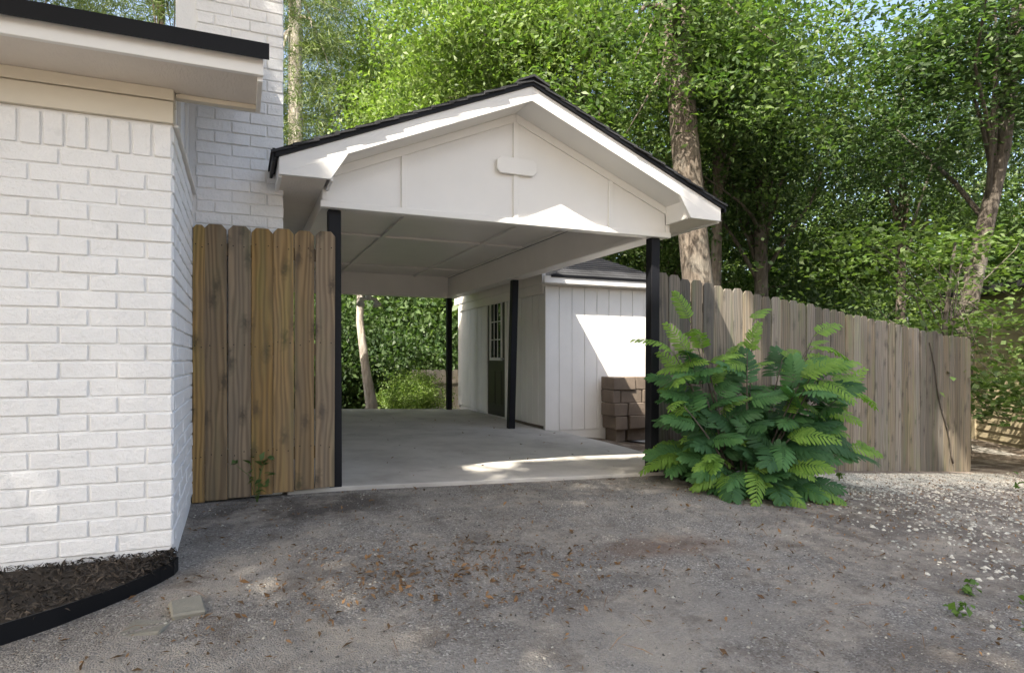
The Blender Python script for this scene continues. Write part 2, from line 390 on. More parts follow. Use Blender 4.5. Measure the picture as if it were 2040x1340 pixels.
BS = [brick_mesh(.03, PI_ - .009, CO - .009, 40 + i) for i in range(4)]   # along y
BSH = [brick_mesh(.03, PI_ / 2 - .009, CO - .009, 50 + i) for i in range(2)]
SOL = [brick_mesh(.086 - .012, .03, .158 - .010, 60 + i) for i in range(4)]
Z0, ROWS = 0.03, 23
ZS = Z0 + ROWS * CO           # bottom of soldier course
front = add('front_wall', box(-6.0, HX - .004, HY + .0075, HY + .16, -0.15, ZS + .165), 'mortar', house)
far_b = []
for r in range(ROWS):
    zc = Z0 + (r + .5) * CO; x = HX
    if r % 2: 
        inst('brick', rnd.choice(BH), (x - PI_ / 4, HY + .013 + rnd.uniform(-.002, .002), zc), front); x -= PI_ / 2
    k = 0
    while x > -5.9:
        if x > -1.25: inst('brick', rnd.choice(BL), (x - PI_ / 2, HY + .013 + rnd.uniform(-.002, .002), zc + rnd.uniform(-.001, .001)), front, rot=(rnd.uniform(-.006, .006), rnd.uniform(-.004, .004), rnd.uniform(-.006, .006)))
        else: far_b.append(box(x - PI_ + .006, x - .006, HY, HY + .03, zc - CO / 2 + .006, zc + CO / 2 - .006))
        x -= PI_
x = HX; k = 0
while x > -5.9:
    if x > -1.25: inst('brick', rnd.choice(SOL), (x - .043, HY + .011 + rnd.uniform(-.002, .002), ZS + .079), front, rot=(0, rnd.uniform(-.02, .02), rnd.uniform(-.02, .02)))
    else: far_b.append(box(x - .08, x - .006, HY - .002, HY + .03, ZS + .005, ZS + .153))
    x -= .086
o = add('brickwork', merge(*far_b), 'brick', front); o['kind'] = 'stuff'
# return wall to the chimney
side = add('side_wall', box(HX - .15, HX - .008, HY + .16, 4.82, -0.15, ZS + .14), 'mortar', house)
for r in range(ROWS + 2):
    zc = Z0 + (r + .5) * CO; y = HY + .008
    if r < ROWS and r % 2 == 0:
        inst('brick', rnd.choice(BSH), (HX - .013, y + PI_ / 4, zc), side); y += PI_ / 2
    while y < 4.78:
        inst('brick', rnd.choice(BS), (HX - .013 + rnd.uniform(-.002, .002), y + PI_ / 2, zc), side); y += PI_
add('sill_cap', box(HX - .15, HX + .022, HY + .03, 4.80, ZS + .162, ZS + .178), 'trim', house, bevel=.003)
# siding above the return wall
XW = HX - .045
ys = [3.47, 3.72, 3.97, 4.22, 4.47, 4.80]
for a, b_ in zip(ys[:-1], ys[1:]):
    add('siding_panel', prism([(a + .004, ZS + .178), (b_ - .004, ZS + .178), (b_ - .004, 2.16 + (b_ - 3.05) * .42), (a + .004, 2.16 + (a - 3.05) * .42)], XW - .03, XW, 'x'), 'siding', house, bevel=.002)
for y in (3.75, 4.22, 4.755):
    add('siding_batten', box(XW, XW + .02, y - .028, y + .028, ZS + .18, 2.12 + (y - 3.05) * .42), 'trim', house, bevel=.002)
add('corner_board', box(XW - .01, XW + .032, 3.47, 3.53, ZS + .18, 2.185), 'tan', house, bevel=.002)
# frieze, soffit, fascia, roof
ZF = 2.192
add('frieze_board', box(-6, HX + .003, HY - .02, HY + .1, ZS + .166, ZF - .055), 'tan', house, bevel=.002)
add('frieze_board', box(-6, HX + .006, HY - .032, HY + .1, ZF - .052, ZF), 'tan', house, bevel=.002)
add('soffit', box(-6, .068, 3.085, HY + .06, ZF + .001, ZF + .02), 'soffit', house)
add('soffit_trim', box(HX + .01, .068, HY + .015, HY + .06, ZF - .022, ZF), 'tan', house, bevel=.002)
add('return_trim', box(.068, .09, 3.085, HY + .06, ZF - .022, ZF + .09), 'trim', house, bevel=.002)
add('fascia', box(-6, .092, 3.055, 3.083, ZF - .004, ZF + .078), 'trim', house, bevel=.002)
SL = .42
def roofz(y): return ZF + .082 + (y - 3.04) * SL
add('roof', prism([(3.03, roofz(3.03)), (8.0, roofz(8.0)), (8.0, roofz(8.0) + .045), (3.03, roofz(3.03) + .045)], -6, .10, 'x'), 'shingle', house)
add('roof', prism([(8.0, roofz(8.0)), (13, roofz(3.03)), (13, roofz(3.03) + .045), (8.0, roofz(8.0) + .045)], -6, .10, 'x'), 'shingle', house)
add('drip_edge', prism([(3.018, roofz(3.018) - .02), (3.05, roofz(3.05) - .02), (3.05, roofz(3.05) + .052), (3.018, roofz(3.018) + .052)], -6, .115, 'x'), 'drip', house)
add('rake_board', prism([(3.09, roofz(3.09) - .085), (4.78, roofz(4.78) - .085), (4.78, roofz(4.78) - .003), (3.09, roofz(3.09) - .003)], .066, .09, 'x'), 'trim', house)
add('back_wall', box(-6, XW - .03, 3.6, 12.4, -.2, 2.15), 'siding', house)
add('gable_wall', prism([(4.8, 2.1), (12.4, 2.1), (12.4, 2.4), (8, 4.2), (4.8, 2.9)], XW - .2, XW - .03, 'x'), 'siding', house)
# chimney
CX0, CX1, CY0, CY1 = -.263, .278, 4.80, 5.75
chim = add('chimney', box(CX0 - .14, CX1 - .008, CY0 + .008, CY1, -.2, 4.6), 'mortar', house)
low = []
for r in range(58):
    zc = (r + .5) * CO; x = CX1
    if zc > 4.55: break
    if r % 2: segs = [PI_ / 2, PI_, PI_]
    else: segs = [PI_ * .97, PI_, PI_ / 2]
    for sgl in segs:
        xa = max(x - sgl, CX0 - .14)
        if zc > 1.62 and zc < 3.6:
            me = rnd.choice(BL if sgl > .15 else BH)
            inst('brick', me, ((x + xa) / 2, CY0 + .013 + rnd.uniform(-.003, .003), zc), chim, rot=(rnd.uniform(-.01, .01), rnd.uniform(-.006, .006), rnd.uniform(-.008, .008)))
        else: low.append(box(xa + .006, x - .006, CY0, CY0 + .03, zc - CO / 2 + .006, zc + CO / 2 - .006))
        x = xa
    y = CY0 + .03
    while y < CY1 - .05:
        low.append(box(CX1 - .03, CX1, y + .006, min(y + PI_, CY1) - .006, zc - CO / 2 + .006, zc + CO / 2 - .006)); y += PI_ if y > CY0 + .1 or r % 2 else PI_ / 2
o = add('brickwork', merge(*low), 'brick', chim); o['kind'] = 'stuff'
add('flashing', prism([(-.40, 2.98), (.10, 2.98), (.10, 3.075), (-.40, 3.09)], CY0 - .022, CY0 - .008, 'y'), 'metal', house)

# ------------------------------------------------------------------ carport
XC, YF = 2.025, 4.70
cp = thing('carport', (XC, YF, 0), 'white gabled carport on slim black posts over a concrete slab', 'carport')
HW, ZB = 1.495, 2.005         # half width of gable face, bottom of beams
def rz_(x, z0=2.875): return z0 - .42 * abs(x - XC)
def post(x0, y0, x1, y1, z0, z1, wd=.09):
    h = wd / 2
    v = [(x0 - h, y0 - h, z0), (x0 + h, y0 - h, z0), (x0 + h, y0 + h, z0), (x0 - h, y0 + h, z0), (x1 - h, y1 - h, z1), (x1 + h, y1 - h, z1), (x1 + h, y1 + h, z1), (x1 - h, y1 + h, z1)]
    add('post', (v, [(3, 2, 1, 0), (4, 5, 6, 7), (0, 1, 5, 4), (1, 2, 6, 5), (2, 3, 7, 6), (3, 0, 4, 7)]), 'black', cp, bevel=.004)
post(.632, 4.80, .625, 4.80, -.03, ZB); post(3.395, 4.78, 3.41, 4.78, -.14, ZB)
post(3.395, 8.03, 3.45, 8.03, slab_z(3.4, 8) - .005, ZB); post(3.40, 10.86, 3.40, 10.86, slab_z(3.4, 10.8) - .005, ZB); post(.63, 10.86, .63, 10.86, .11, ZB)
# gable face in panels between battens
xs = [XC - HW, 1.12, XC, 2.91, XC + HW]
for a, b_ in zip(xs[:-1], xs[1:]):
    a_, c_ = a + .003, b_ - .003
    poly = [(a_, ZB + .03), (c_, ZB + .03), (c_, rz_(c_) + .02), (a_, rz_(a_) + .02)]
    add('gable_panel', prism(poly, YF, YF + .02, 'y'), 'panel', cp)
for x, wd in ((xs[0] + .02, .04), (1.12, .042), (XC, .042), (2.91, .042), (xs[4] - .02, .04)):
    add('gable_batten', box(x - wd / 2, x + wd / 2, YF - .016, YF - .001, ZB + .045, rz_(x) - .055), 'trim', cp, bevel=.002)
for s_ in (-1, 1):
    xa, xb = XC + s_ * .001, XC + s_ * HW
    add('rake_trim', prism([(xa, rz_(xa) - .055), (xb, rz_(xb) - .055), (xb, rz_(xb) + .01), (xa, rz_(xa) + .01)], YF - .018, YF - .001, 'y'), 'trim', cp, bevel=.002)
add('skirt_board', box(XC - HW - .012, XC + HW + .012, YF - .02, YF + .03, ZB - .002, ZB + .045), 'trim', cp, bevel=.003)
c_ = .03
add('plaque', prism([(1.855 + c_, 2.395), (2.195 - c_, 2.395), (2.195, 2.395 + c_), (2.195, 2.525 - c_), (2.195 - c_, 2.525), (1.855 + c_, 2.525), (1.855, 2.525 - c_), (1.855, 2.395 + c_)], YF - .042, YF - .017, 'y'), 'trim', cp, bevel=.003)
# roof: ridge, slopes, rake fascias with returns, soffits, drip edges
YR0, YR1 = 4.373, 11.15
RW = 1.80
for s_ in (-1, 1):
    X_ = lambda d: XC + s_ * d
    f = lambda d, z: z - .42 * d
    add('rake_fascia', prism([(X_(0), 2.873), (X_(RW), f(RW, 2.873)), (X_(RW), f(RW, 2.983)), (X_(0), 2.983)], YR0, YR0 + .03, 'y'), 'trim', cp, bevel=.002)
    zb = 2.115
    add('eave_return', prism([(X_(RW + .004), zb), (X_(1.475), zb + .003), (X_(1.365), f(1.365, 2.868)), (X_(RW + .004), f(RW, 2.874))], YR0 - .006, YR0 + .024, 'y'), 'trim', cp, bevel=.002)
    add('return_side', box(*sorted((X_(1.475), X_(1.455))), YR0 + .03, YF - .002, zb, 2.30), 'trim', cp, bevel=.002)
    add('rake_soffit', prism([(X_(0), 2.885), (X_(RW - .02), f(RW - .02, 2.885)), (X_(RW - .02), f(RW - .02, 2.905)), (X_(0), 2.905)], YR0 + .03, YF + .01, 'y'), 'panel', cp)
    add('eave_soffit', box(*sorted((X_(RW - .01), X_(HW + .002))), YR0 + .026, YR1 - .05, zb + .004, zb + .02), 'soffit', cp)
    add('eave_fascia', box(*sorted((X_(RW - .02), X_(RW + .004))), YR0 + .026, YR1, zb - .012, f(RW, 2.983)), 'trim', cp, bevel=.002)
    add('roof_deck', prism([(X_(0), 2.985), (X_(RW + .02), f(RW + .02, 2.985)), (X_(RW + .02), f(RW + .02, 3.005)), (X_(0), 3.005)], YR0 + .002, YR1, 'y'), 'shingle', cp)
    add('drip_edge', prism([(X_(0), 2.984), (X_(RW + .03), f(RW + .03, 2.984)), (X_(RW + .03), f(RW + .03, 3.036)), (X_(0), 3.036)], YR0 - .02, YR0 - .002, 'y'), 'drip', cp)
    add('drip_edge', box(*sorted((X_(RW + .022), X_(RW + .04))), YR0 - .02, YR1, f(RW, 2.95), f(RW, 3.03)), 'drip', cp)
    st = []
    nC = 14
    for k in range(nC):
        d0, d1 = RW + .05 - k * (RW + .05) / nC, RW + .05 - (k + 1.25) * (RW + .05) / nC
        d1 = max(d1, 0)
        jj = rnd.uniform(-.012, .012)
        st.append(prism([(X_(d0), f(d0, 3.018)), (X_(d1), f(d1, 3.006)), (X_(d1), f(d1, 3.012)), (X_(d0), f(d0, 3.036))], YR0 - .035 + jj, YR1 + .02, 'y'))
    add('shingle_courses', merge(*st), 'shingle', cp)
add('ridge_cap', prism([(XC - .13, 2.985), (XC, 3.042), (XC + .13, 2.985), (XC + .13, 3.0), (XC, 3.06), (XC - .13, 3.0)], YR0 - .04, YR1 + .02, 'y'), 'shingle', cp)
# beams and ceiling
ZC = 2.37
add('side_beam', box(XC - HW, XC - HW + .17, YF + .022, YR1 - .25, ZB, 2.345), 'ceiling', cp, bevel=.003)
add('side_beam', box(XC + HW - .17, XC + HW, YF + .022, YR1 - .25, ZB, 2.345), 'ceiling', cp, bevel=.003)
add('end_beam', box(XC - HW + .172, XC + HW - .172, 10.76, 10.93, ZB + .003, 2.415), 'ceiling', cp, bevel=.003)
add('end_beam', box(XC - HW + .172, XC + HW - .172, YF + .022, YF + .10, ZB + .003, 2.415), 'ceiling', cp, bevel=.003)
cxs = [XC - HW + .172, 1.52, 2.75, XC + HW - .172]; cys = [YF + .10, 5.02, 7.46, 9.79, 10.76]
for i in range(3):
    for j in range(4):
        add('ceiling_panel', box(cxs[i] + .003, cxs[i + 1] - .003, cys[j] + .003, cys[j + 1] - .003, ZC, ZC + .012), 'ceiling', cp)
for x in cxs[1:3]: add('ceiling_batten', box(x - .02, x + .02, cys[0], cys[4], ZC - .028, ZC - .001), 'ceiling', cp, bevel=.002)
for y in cys[1:4]:
    for i in range(3): add('ceiling_batten', box(cxs[i] + .022, cxs[i + 1] - .022, y - .02, y + .02, ZC - .026, ZC - .001), 'ceiling', cp, bevel=.002)
add('ceiling_batten', box(cxs[3] - .05, cxs[3] - .001, cys[0], cys[4], ZC - .022, ZC - .001), 'ceiling', cp, bevel=.002)
add('beam_trim', box(XC + HW - .19, XC + HW - .171, YF + .11, 10.75, ZB + .002, ZB + .04), 'ceiling', cp, bevel=.002)
# back gable
add('gable_panel', prism([(XC - HW, ZB + .03), (XC + HW, ZB + .03), (XC + HW, rz_(XC + HW)), (XC, 2.88), (XC - HW, rz_(XC - HW))], 10.95, 10.97, 'y'), 'panel', cp)

# twin floodlight under the back beam
fl = thing('flood_light', (2.0, 10.99, ZB - .02), 'white twin flood light hanging below the rear carport beam', 'light')
add('mount', tube([(2.0, 10.99, ZB + .03), (2.0, 10.99, ZB - .07)], [.055, .05], 12), 'lamp', fl)
for s_ in (-1, 1):
    x = 2.0 + s_ * .12
    hd = add('lamp_head', tube([(2.0 + s_ * .03, 10.98, ZB - .04), (x, 10.96, ZB - .06), (x + s_ * .012, 10.93, ZB - .12), (x + s_ * .02, 10.91, ZB - .165)], [.02, .035, .05, .075], 12), 'lamp', fl, smooth=True)

# ------------------------------------------------------------------ shed
SX, SY, SX1, SY1, SZ0, SZ1 = 3.85, 7.87, 5.62, 11.66, -.06, 1.95
shed = thing('shed', (SX, SY, 0), 'white grooved board shed with hip roof beside the carport', 'shed')
add('wall_core', box(SX + .02, SX1, SY + .02, SY1, -.5, SZ1 + .1), 'siding', shed)
add('foundation', box(SX + .012, SX1, SY + .006, SY + .1, -.5, SZ0 + .02), 'trim', shed)
x = SX + .004
while x < SX1:
    wd = .2 + rnd.uniform(-.004, .004)
    add('siding_board', box(x + .0028, min(x + wd, SX1) - .0028, SY - .004 + rnd.uniform(0, .002), SY + .025, SZ0 + .0, SZ1 - .02), 'siding', shed, bevel=.003); x += wd
DY0, DY1, DZ0, DZ1 = 9.31, 10.10, -.02, 2.0
y = SY + .05
while y < SY1 - .02:
    wd = .19 + rnd.uniform(-.004, .004); y1 = min(y + wd, SY1)
    if y1 < DY0 - .09 or y > DY1 + .09:
        add('siding_board', box(SX - .004 + rnd.uniform(0, .002), SX + .025, y + .0055, y1 - .0055, slab_z(SX, y) + .03, SZ1 - .12), 'siding', shed, bevel=.003)
    else:
        ya, yb = (y, min(y1, DY0 - .09)) if y < DY0 - .09 else (max(y, DY1 + .09), y1)
        if yb - ya > .02 and not (ya > DY0 - .09 and yb < DY1 + .09): add('siding_board', box(SX - .003, SX + .025, ya + .003, yb - .003, slab_z(SX, y) + .03, SZ1 - .12), 'siding', shed, bevel=.003)
    y = y1
add('corner_trim', box(SX - .012, SX + .05, SY - .012, SY + .05, SZ0, SZ1 - .02), 'trim', shed, bevel=.003)
add('corner_trim', box(SX - .012, SX + .03, SY1 - .06, SY1 + .01, SZ0 + .1, SZ1 - .02), 'trim', shed, bevel=.003)
add('head_trim', box(SX - .022, SX + .02, SY + .05, SY1 - .07, SZ1 - .118, SZ1 + .02), 'ceiling', shed, bevel=.002)
add('head_trim', box(SX - .034, SX + .02, SY + .05, SY1 + .19, SZ1 + .022, SZ1 + .20), 'ceiling', shed, bevel=.002)
add('base_trim', box(SX - .016, SX + .02, SY + .05, DY0 - .1, slab_z(SX, 8.5) - .01, slab_z(SX, 8.5) + .028), 'block', shed)
# door
for ya, yb in ((DY0 - .09, DY0), (DY1, DY1 + .09)):
    add('door_jamb', box(SX - .018, SX + .02, ya, yb, slab_z(SX, 9.6) - .01, DZ1 + .085), 'trim', shed, bevel=.003)
add('door_header', box(SX - .016, SX + .02, DY0 + .001, DY1 - .001, DZ1 + .002, DZ1 + .083), 'trim', shed, bevel=.003)
door = add('door', box(SX - .004, SX + .019, DY0 + .004, DY1 - .004, slab_z(SX, 9.6) + .012, DZ1 - .002), 'door', shed, bevel=.003)
gy0, gy1, gz0, gz1 = DY0 + .17, DY1 - .17, .95, 1.83
for (a, b_, c, d) in ((gy0, gy1, gz0 - .045, gz0), (gy0, gy1, gz1, gz1 + .045), (gy0 - .045, gy0, gz0 - .045, gz1 + .045), (gy1, gy1 + .045, gz0 - .045, gz1 + .045)):
    add('glazing_frame', box(SX - .02, SX - .005, a, b_, c, d), 'trim', door)
for i in range(3):
    for j in range(3):
        pw, ph = (gy1 - gy0) / 3, (gz1 - gz0) / 3
        add('pane', box(SX - .009, SX - .0055, gy0 + i * pw + .008, gy0 + (i + 1) * pw - .008, gz0 + j * ph + .008, gz0 + (j + 1) * ph - .008), 'glass', door)
for i in (1, 2):
    yy = gy0 + i * (gy1 - gy0) / 3; zz = gz0 + i * (gz1 - gz0) / 3
    add('muntin', box(SX - .016, SX - .0045, yy - .008, yy + .008, gz0, gz1), 'trim', door)
    add('muntin', box(SX - .0155, SX - .0048, gy0, gy1, zz - .008, zz + .008), 'trim', door)
for a, b_ in ((gy0 - .01, (gy0 + gy1) / 2 - .04), ((gy0 + gy1) / 2 + .04, gy1 + .01)):
    add('door_panel', box(SX - .013, SX - .003, a, b_, .19, .74), 'door', door, bevel=.006)
add('handle', tube([(SX - .005, DY0 + .06, .93), (SX - .05, DY0 + .06, .93), (SX - .055, DY0 + .06, .93)], [.012, .012, .026], 10), 'metal', door)
# hip roof
ex = .2
A_ = [(SX + .005, SY - ex), (SX1 + ex, SY - ex), (SX1 + ex, SY1 + ex), (SX + .005, SY1 + ex)]
zr0, pk, pk2 = SZ1 + .10, (5.0, 8.75, 2.56), (5.0, 10.7, 2.56)
add('fascia', box(SX - .12, SX1 + ex, SY - ex, SY - ex + .03, SZ1 + .0, SZ1 + .095), 'trim', shed, bevel=.003)
add('fascia', box(SX1 + ex - .03, SX1 + ex, SY - ex + .032, SY1 + ex, SZ1 - .005, SZ1 + .105), 'trim', shed, bevel=.003)
add('soffit', box(SX - .1, SX1 + ex - .035, SY - ex + .032, SY - .006, SZ1 - .004, SZ1 + .012), 'trim', shed)
add('roof', ([(x, y, zr0) for x, y in A_] + [pk, pk2], [(0, 1, 4), (1, 2, 5, 4), (2, 3, 5), (3, 0, 4, 5), (3, 2, 1, 0)]), 'shingle', shed)
add('drip_edge', box(SX - .02, SX1 + ex + .01, SY - ex - .014, SY - ex - .001, SZ1 + .078, SZ1 + .115), 'drip', shed)
st = []
for k in range(11):                      # shingle courses on the front slope
    t0, t1 = k / 11.5, (k + 1.15) / 11.5
    def L(t_, dz):
        xa, xb = A_[0][0] + (pk[0] - A_[0][0]) * t_, A_[1][0] + (pk[0] - A_[1][0]) * t_
        yy = A_[0][1] + (pk[1] - A_[0][1]) * t_; zz = zr0 + (pk[2] - zr0) * t_ + dz
        return xa, xb, yy, zz
    xa, xb, y0, z0 = L(t0, .006); xc, xd, y1, z1 = L(t1, .004)
    _, _, _, zt = L(t0, .022); 
    st.append(([(xa, y0, z0), (xb, y0, z0), (xd, y1, z1), (xc, y1, z1), (xa, y0, zt), (xb, y0, zt), (xd, y1, z1 + .004), (xc, y1, z1 + .004)],
               [(3, 2, 1, 0), (4, 5, 6, 7), (0, 1, 5, 4), (1, 2, 6, 5), (2, 3, 7, 6), (3, 0, 4, 7)]))
add('shingle_courses', merge(*st), 'shingle', shed)

# ------------------------------------------------------------------ fences
def picket_mesh(wd, h, th, seed, mat):
    rr = random.Random(seed); e = min(.03, wd * .28)
    bend = rr.uniform(-.004, .004)
    v, f = prism([(-wd / 2, 0), (wd / 2, 0), (wd / 2 + bend, h - e * 1.1), (wd / 2 - e + bend, h), (-wd / 2 + e + bend, h), (-wd / 2 + bend, h - e * 1.1)], 0, th, 'y')
    me = fast_mesh('picket', v, f); bm = bmesh.new(); bm.from_mesh(me); bmesh.ops.recalc_face_normals(bm, faces=bm.faces)
    bmesh.ops.bevel(bm, geom=list(bm.edges), offset=.0025, segments=1, affect='EDGES'); bm.to_mesh(me); bm.free()
    me.materials.append(M[mat])
    if mat == 'wood_new':
        me.materials.append(M['black']); bm = bmesh.new(); bm.from_mesh(me)
        for z in (.30, 1.03, 1.70):
            for x in (-wd * .27, wd * .27):
                r = bmesh.ops.create_circle(bm, cap_ends=True, segments=6, radius=.0042, matrix=Matrix.Translation((x + rr.uniform(-.01, .01), -.0008, z + rr.uniform(-.015, .015))) @ Matrix.Rotation(R(90), 4, 'X'))
                for f_ in {f_ for v_ in r['verts'] for f_ in v_.link_faces}: f_.material_index = 1
        bm.to_mesh(me); bm.free()
    return me
pf = thing('picket_fence', (-.29, 4.70, -.05), 'short new treated pine picket panel between house corner and black post', 'fence panel')
px_ = [-.300, -.222, -.082, .062, .204, .342, .480, .619]
for i, (a, b_) in enumerate(zip(px_[:-1], px_[1:])):
    gap = .003 if i < 5 else .006
    h = 1.845 - i * .004 + rnd.uniform(-.006, .006)
    inst('picket', picket_mesh(b_ - a - gap, h, .018, i, 'wood_new'), ((a + b_) / 2, 4.70 + rnd.uniform(-.002, .002), -.028 + i * .0065), pf, rot=(0, rnd.uniform(-.003, .003), 0))
for z in (.22, .95, 1.62): add('rail', box(-.29, .60, 4.722, 4.76, z, z + .085), 'wood_new', pf, bevel=.003)

fx0, fy0, fx1, fy1 = 3.575, 4.935, 9.36, 5.67
FL = math.hypot(fx1 - fx0, fy1 - fy0); fa = math.atan2(fy1 - fy0, fx1 - fx0)
rf = thing('picket_fence', (fx0, fy0, -.11), 'long weathered dog-eared picket fence stepping down the slope behind the mimosa', 'fence')
PM = [picket_mesh(.1385, 1.84, .017, 100 + i, 'wood_old') for i in range(6)]
npk = 40; pw = FL / npk
for i in range(npk):
    t_ = (i + .5) / npk; x, y = fx0 + (fx1 - fx0) * t_, fy0 + (fy1 - fy0) * t_
    zb = -.108 - .537 * t_ + rnd.uniform(-.008, .008)
    zb += .012 if i < 2 else 0
    inst('picket', PM[i % 6], (x, y + rnd.uniform(-.003, .003), zb), rf, rot=(rnd.uniform(-.006, .006), rnd.uniform(-.006, .006), fa + rnd.uniform(-.02, .02)), scale=(pw / .1425, 1, 1 + rnd.uniform(-.006, .006)))
for dz in (.3, 1.0, 1.55):
    ca, sa = math.cos(fa), math.sin(fa)
    def Q(s_, n_, z): return (fx0 + s_ * ca - n_ * sa, fy0 + s_ * sa + n_ * ca, z)
    z0, z1 = -.11 + dz, -.645 + dz
    v = [Q(0, .02, z0), Q(FL, .02, z1), Q(FL, .058, z1), Q(0, .058, z0), Q(0, .02, z0 + .085), Q(FL, .02, z1 + .085), Q(FL, .058, z1 + .085), Q(0, .058, z0 + .085)]
    add('rail', (v, [(3, 2, 1, 0), (4, 5, 6, 7), (0, 1, 5, 4), (1, 2, 6, 5), (2, 3, 7, 6), (3, 0, 4, 7)]), 'wood_old', rf)
for s_ in (.1, 2.5, 4.9, FL - .1):
    q = Q(s_, .11, 0); zz = -.11 - .537 * s_ / FL
    add('fence_post', box(q[0] - .045, q[0] + .045, q[1] - .045, q[1] + .045, zz - .1, zz + 1.7), 'wood_old', rf, bevel=.004)
# bare vine stem climbing over the pickets
vp = []
for t_ in np.linspace(0, 1, 14):
    s_ = 4.72 + .62 * t_ + .025 * math.sin(t_ * 11); zz = 1.14 - 1.62 * t_ ** .9
    q = Q(s_, -.012, zz); vp.append(q)
vn = add('vine_stem', tube(vp, [.011 - .005 * (1 - t_) for t_ in np.linspace(0, 1, 14)], 6, .2, 3), 'bark_dark', None, smooth=True)
tag(vn, 'thin dark bare vine stem running diagonally over the weathered fence pickets', 'vine')
# back yard fence
bf = thing('picket_fence', (3.3, 13.4, -.5), 'silvered low picket fence seen between rear black post and shed', 'fence')
GM = [picket_mesh(.145, 1.25, .017, 200 + i, 'wood_grey') for i in range(3)]
for i in range(16):
    inst('picket', GM[i % 3], (3.45 + i * .152, 13.4 + rnd.uniform(-.003, .003), -.55), bf, rot=(0, rnd.uniform(-.008, .008), 0))
for z in (-.2, .4): add('rail', box(3.4, 5.9, 13.36, 13.398, z, z + .08), 'wood_grey', bf)

# ------------------------------------------------------------------ concrete blocks by the shed
def blk(x, y, z, lx, ly, lz, rz, label):
    bm = bmesh.new(); bmesh.ops.create_cube(bm, size=1)
    rr = random.Random(int(x * 991 + z * 77))
    for v in bm.verts: v.co = Vector((v.co.x * lx, v.co.y * ly, v.co.z * lz)) + Vector([rr.uniform(-.006, .006) for _ in range(3)])
    bmesh.ops.bevel(bm, geom=list(bm.edges), offset=.01, segments=1, affect='EDGES')
    me = bpy.data.meshes.new('concrete_block'); bm.to_mesh(me); bm.free(); me.materials.append(M['block'])
    o = inst('concrete_block', me, (x, y, z + lz / 2), rot=(0, 0, rz)); tag(o, label, 'block', 'brown concrete blocks stacked against the shed')
zz = -.22
rows = [('bottom', [(4.83, 7.66, .16, .26), (5.16, 7.70, .36, .26)]), ('second', [(4.80, 7.62, .20, .34), (5.14, 7.64, .40, .34)]), ('third', [(4.79, 7.62, .22, .34), (5.15, 7.65, .42, .34)]),
        ('fourth', [(4.74, 7.64, .12, .34), (4.98, 7.66, .34, .34), (5.32, 7.65, .30, .34)]), ('topmost', [(4.86, 7.63, .36, .34), (5.25, 7.65, .38, .34)])]
for nm, row in rows:
    for j, (x, y, lx, ly) in enumerate(row):
        wh = 'end' if j == 0 else ('long' if j == len(row) - 1 else 'middle')
        blk(x, y, zz, lx, ly, .178, rnd.uniform(-.05, .05), f'brown concrete {wh} block in the {nm} course of the stack by the shed' if len(row) > 1 else f'brown concrete block at the {nm} of the stack by the shed')
    zz += .180

# ------------------------------------------------------------------ garden edging, mulch, stones
path = [(-3.2, 2.50), (-2.2, 2.56), (-1.5, 2.68), (-1.05, 2.80), (-.82, 2.90), (-.66, 3.00), (-.52, 3.11), (-.42, 3.21), (-.34, 3.32), (-.295, 3.40), (-.282, 3.46)]
V, F = [], []
for i, (x, y) in enumerate(path):
    zb = float(gz(x, y)) - .02; zt = [-.06, -.06, -.06, -.058, -.055, -.05, -.045, -.04, -.034, -.03, -.028][i]
    p0 = Vector(path[max(i - 1, 0)]); p1 = Vector(path[min(i + 1, len(path) - 1)]); d = (p1 - p0).normalized(); nrm = Vector((d.y, -d.x)) * .004
    V += [(x - nrm.x, y - nrm.y, zb), (x + nrm.x, y + nrm.y, zb), (x + nrm.x, y + nrm.y, zt), (x - nrm.x, y - nrm.y, zt)]
for i in range(len(path) - 1):
    for k in range(4): F.append((i * 4 + k, i * 4 + (k + 1) % 4, i * 4 + 4 + (k + 1) % 4, i * 4 + 4 + k))
F += [(3, 2, 1, 0), tuple(len(V) - 4 + k for k in range(4))]
ed = add('garden_edging', (V, F), 'edging', None); tag(ed, 'curved black plastic edging strip holding the mulch bed by the brick wall', 'edging')
tp = np.array(path)
def bed_front(x): return np.interp(x, tp[:, 0], tp[:, 1])
# bed surface
bx = np.linspace(-3.2, -.285, 60); V = []; F = []
for i, x in enumerate(bx):
    y0 = float(bed_front(x)) + .006
    for k in range(8):
        t_ = k / 7; y = y0 + (3.45 - y0) * t_
        V.append((x, y, -.085 + .085 * t_ ** .8 + .01 * math.sin(x * 31 + k * 2) + (.015 if x > -.6 else 0) * (1 - t_)))
for i in range(59):
    for k in range(7): a = i * 8 + k; F.append((a, a + 8, a + 9, a + 1))
mb = add('mulch_bed', (V, F), 'mulch', smooth=True); mb['kind'] = 'structure'
def chips(n, xy, zf, ln, wd, mat, name, flat=1.2, rs=nrs):
    C = np.stack([xy[:, 0], xy[:, 1], zf], 1)
    v, f = leaves(C, ln, wd, upk=flat, fold=.12, rs=rs)
    o = add(name, (v, f), mat, None); o['kind'] = 'stuff'; return o
n = 5200; X = nrs.uniform(-2.6, -.29, n); y0 = bed_front(X); T = nrs.uniform(.01, .99, n); Y = y0 + (3.42 - y0) * T
chips(n, np.stack([X, Y], 1), -.08 + .085 * T ** .8 + .012 + (X > -.6) * .015 * (1 - T), nrs.uniform(.018, .06, n), .19, 'mulch', 'mulch_chips', 1.0)

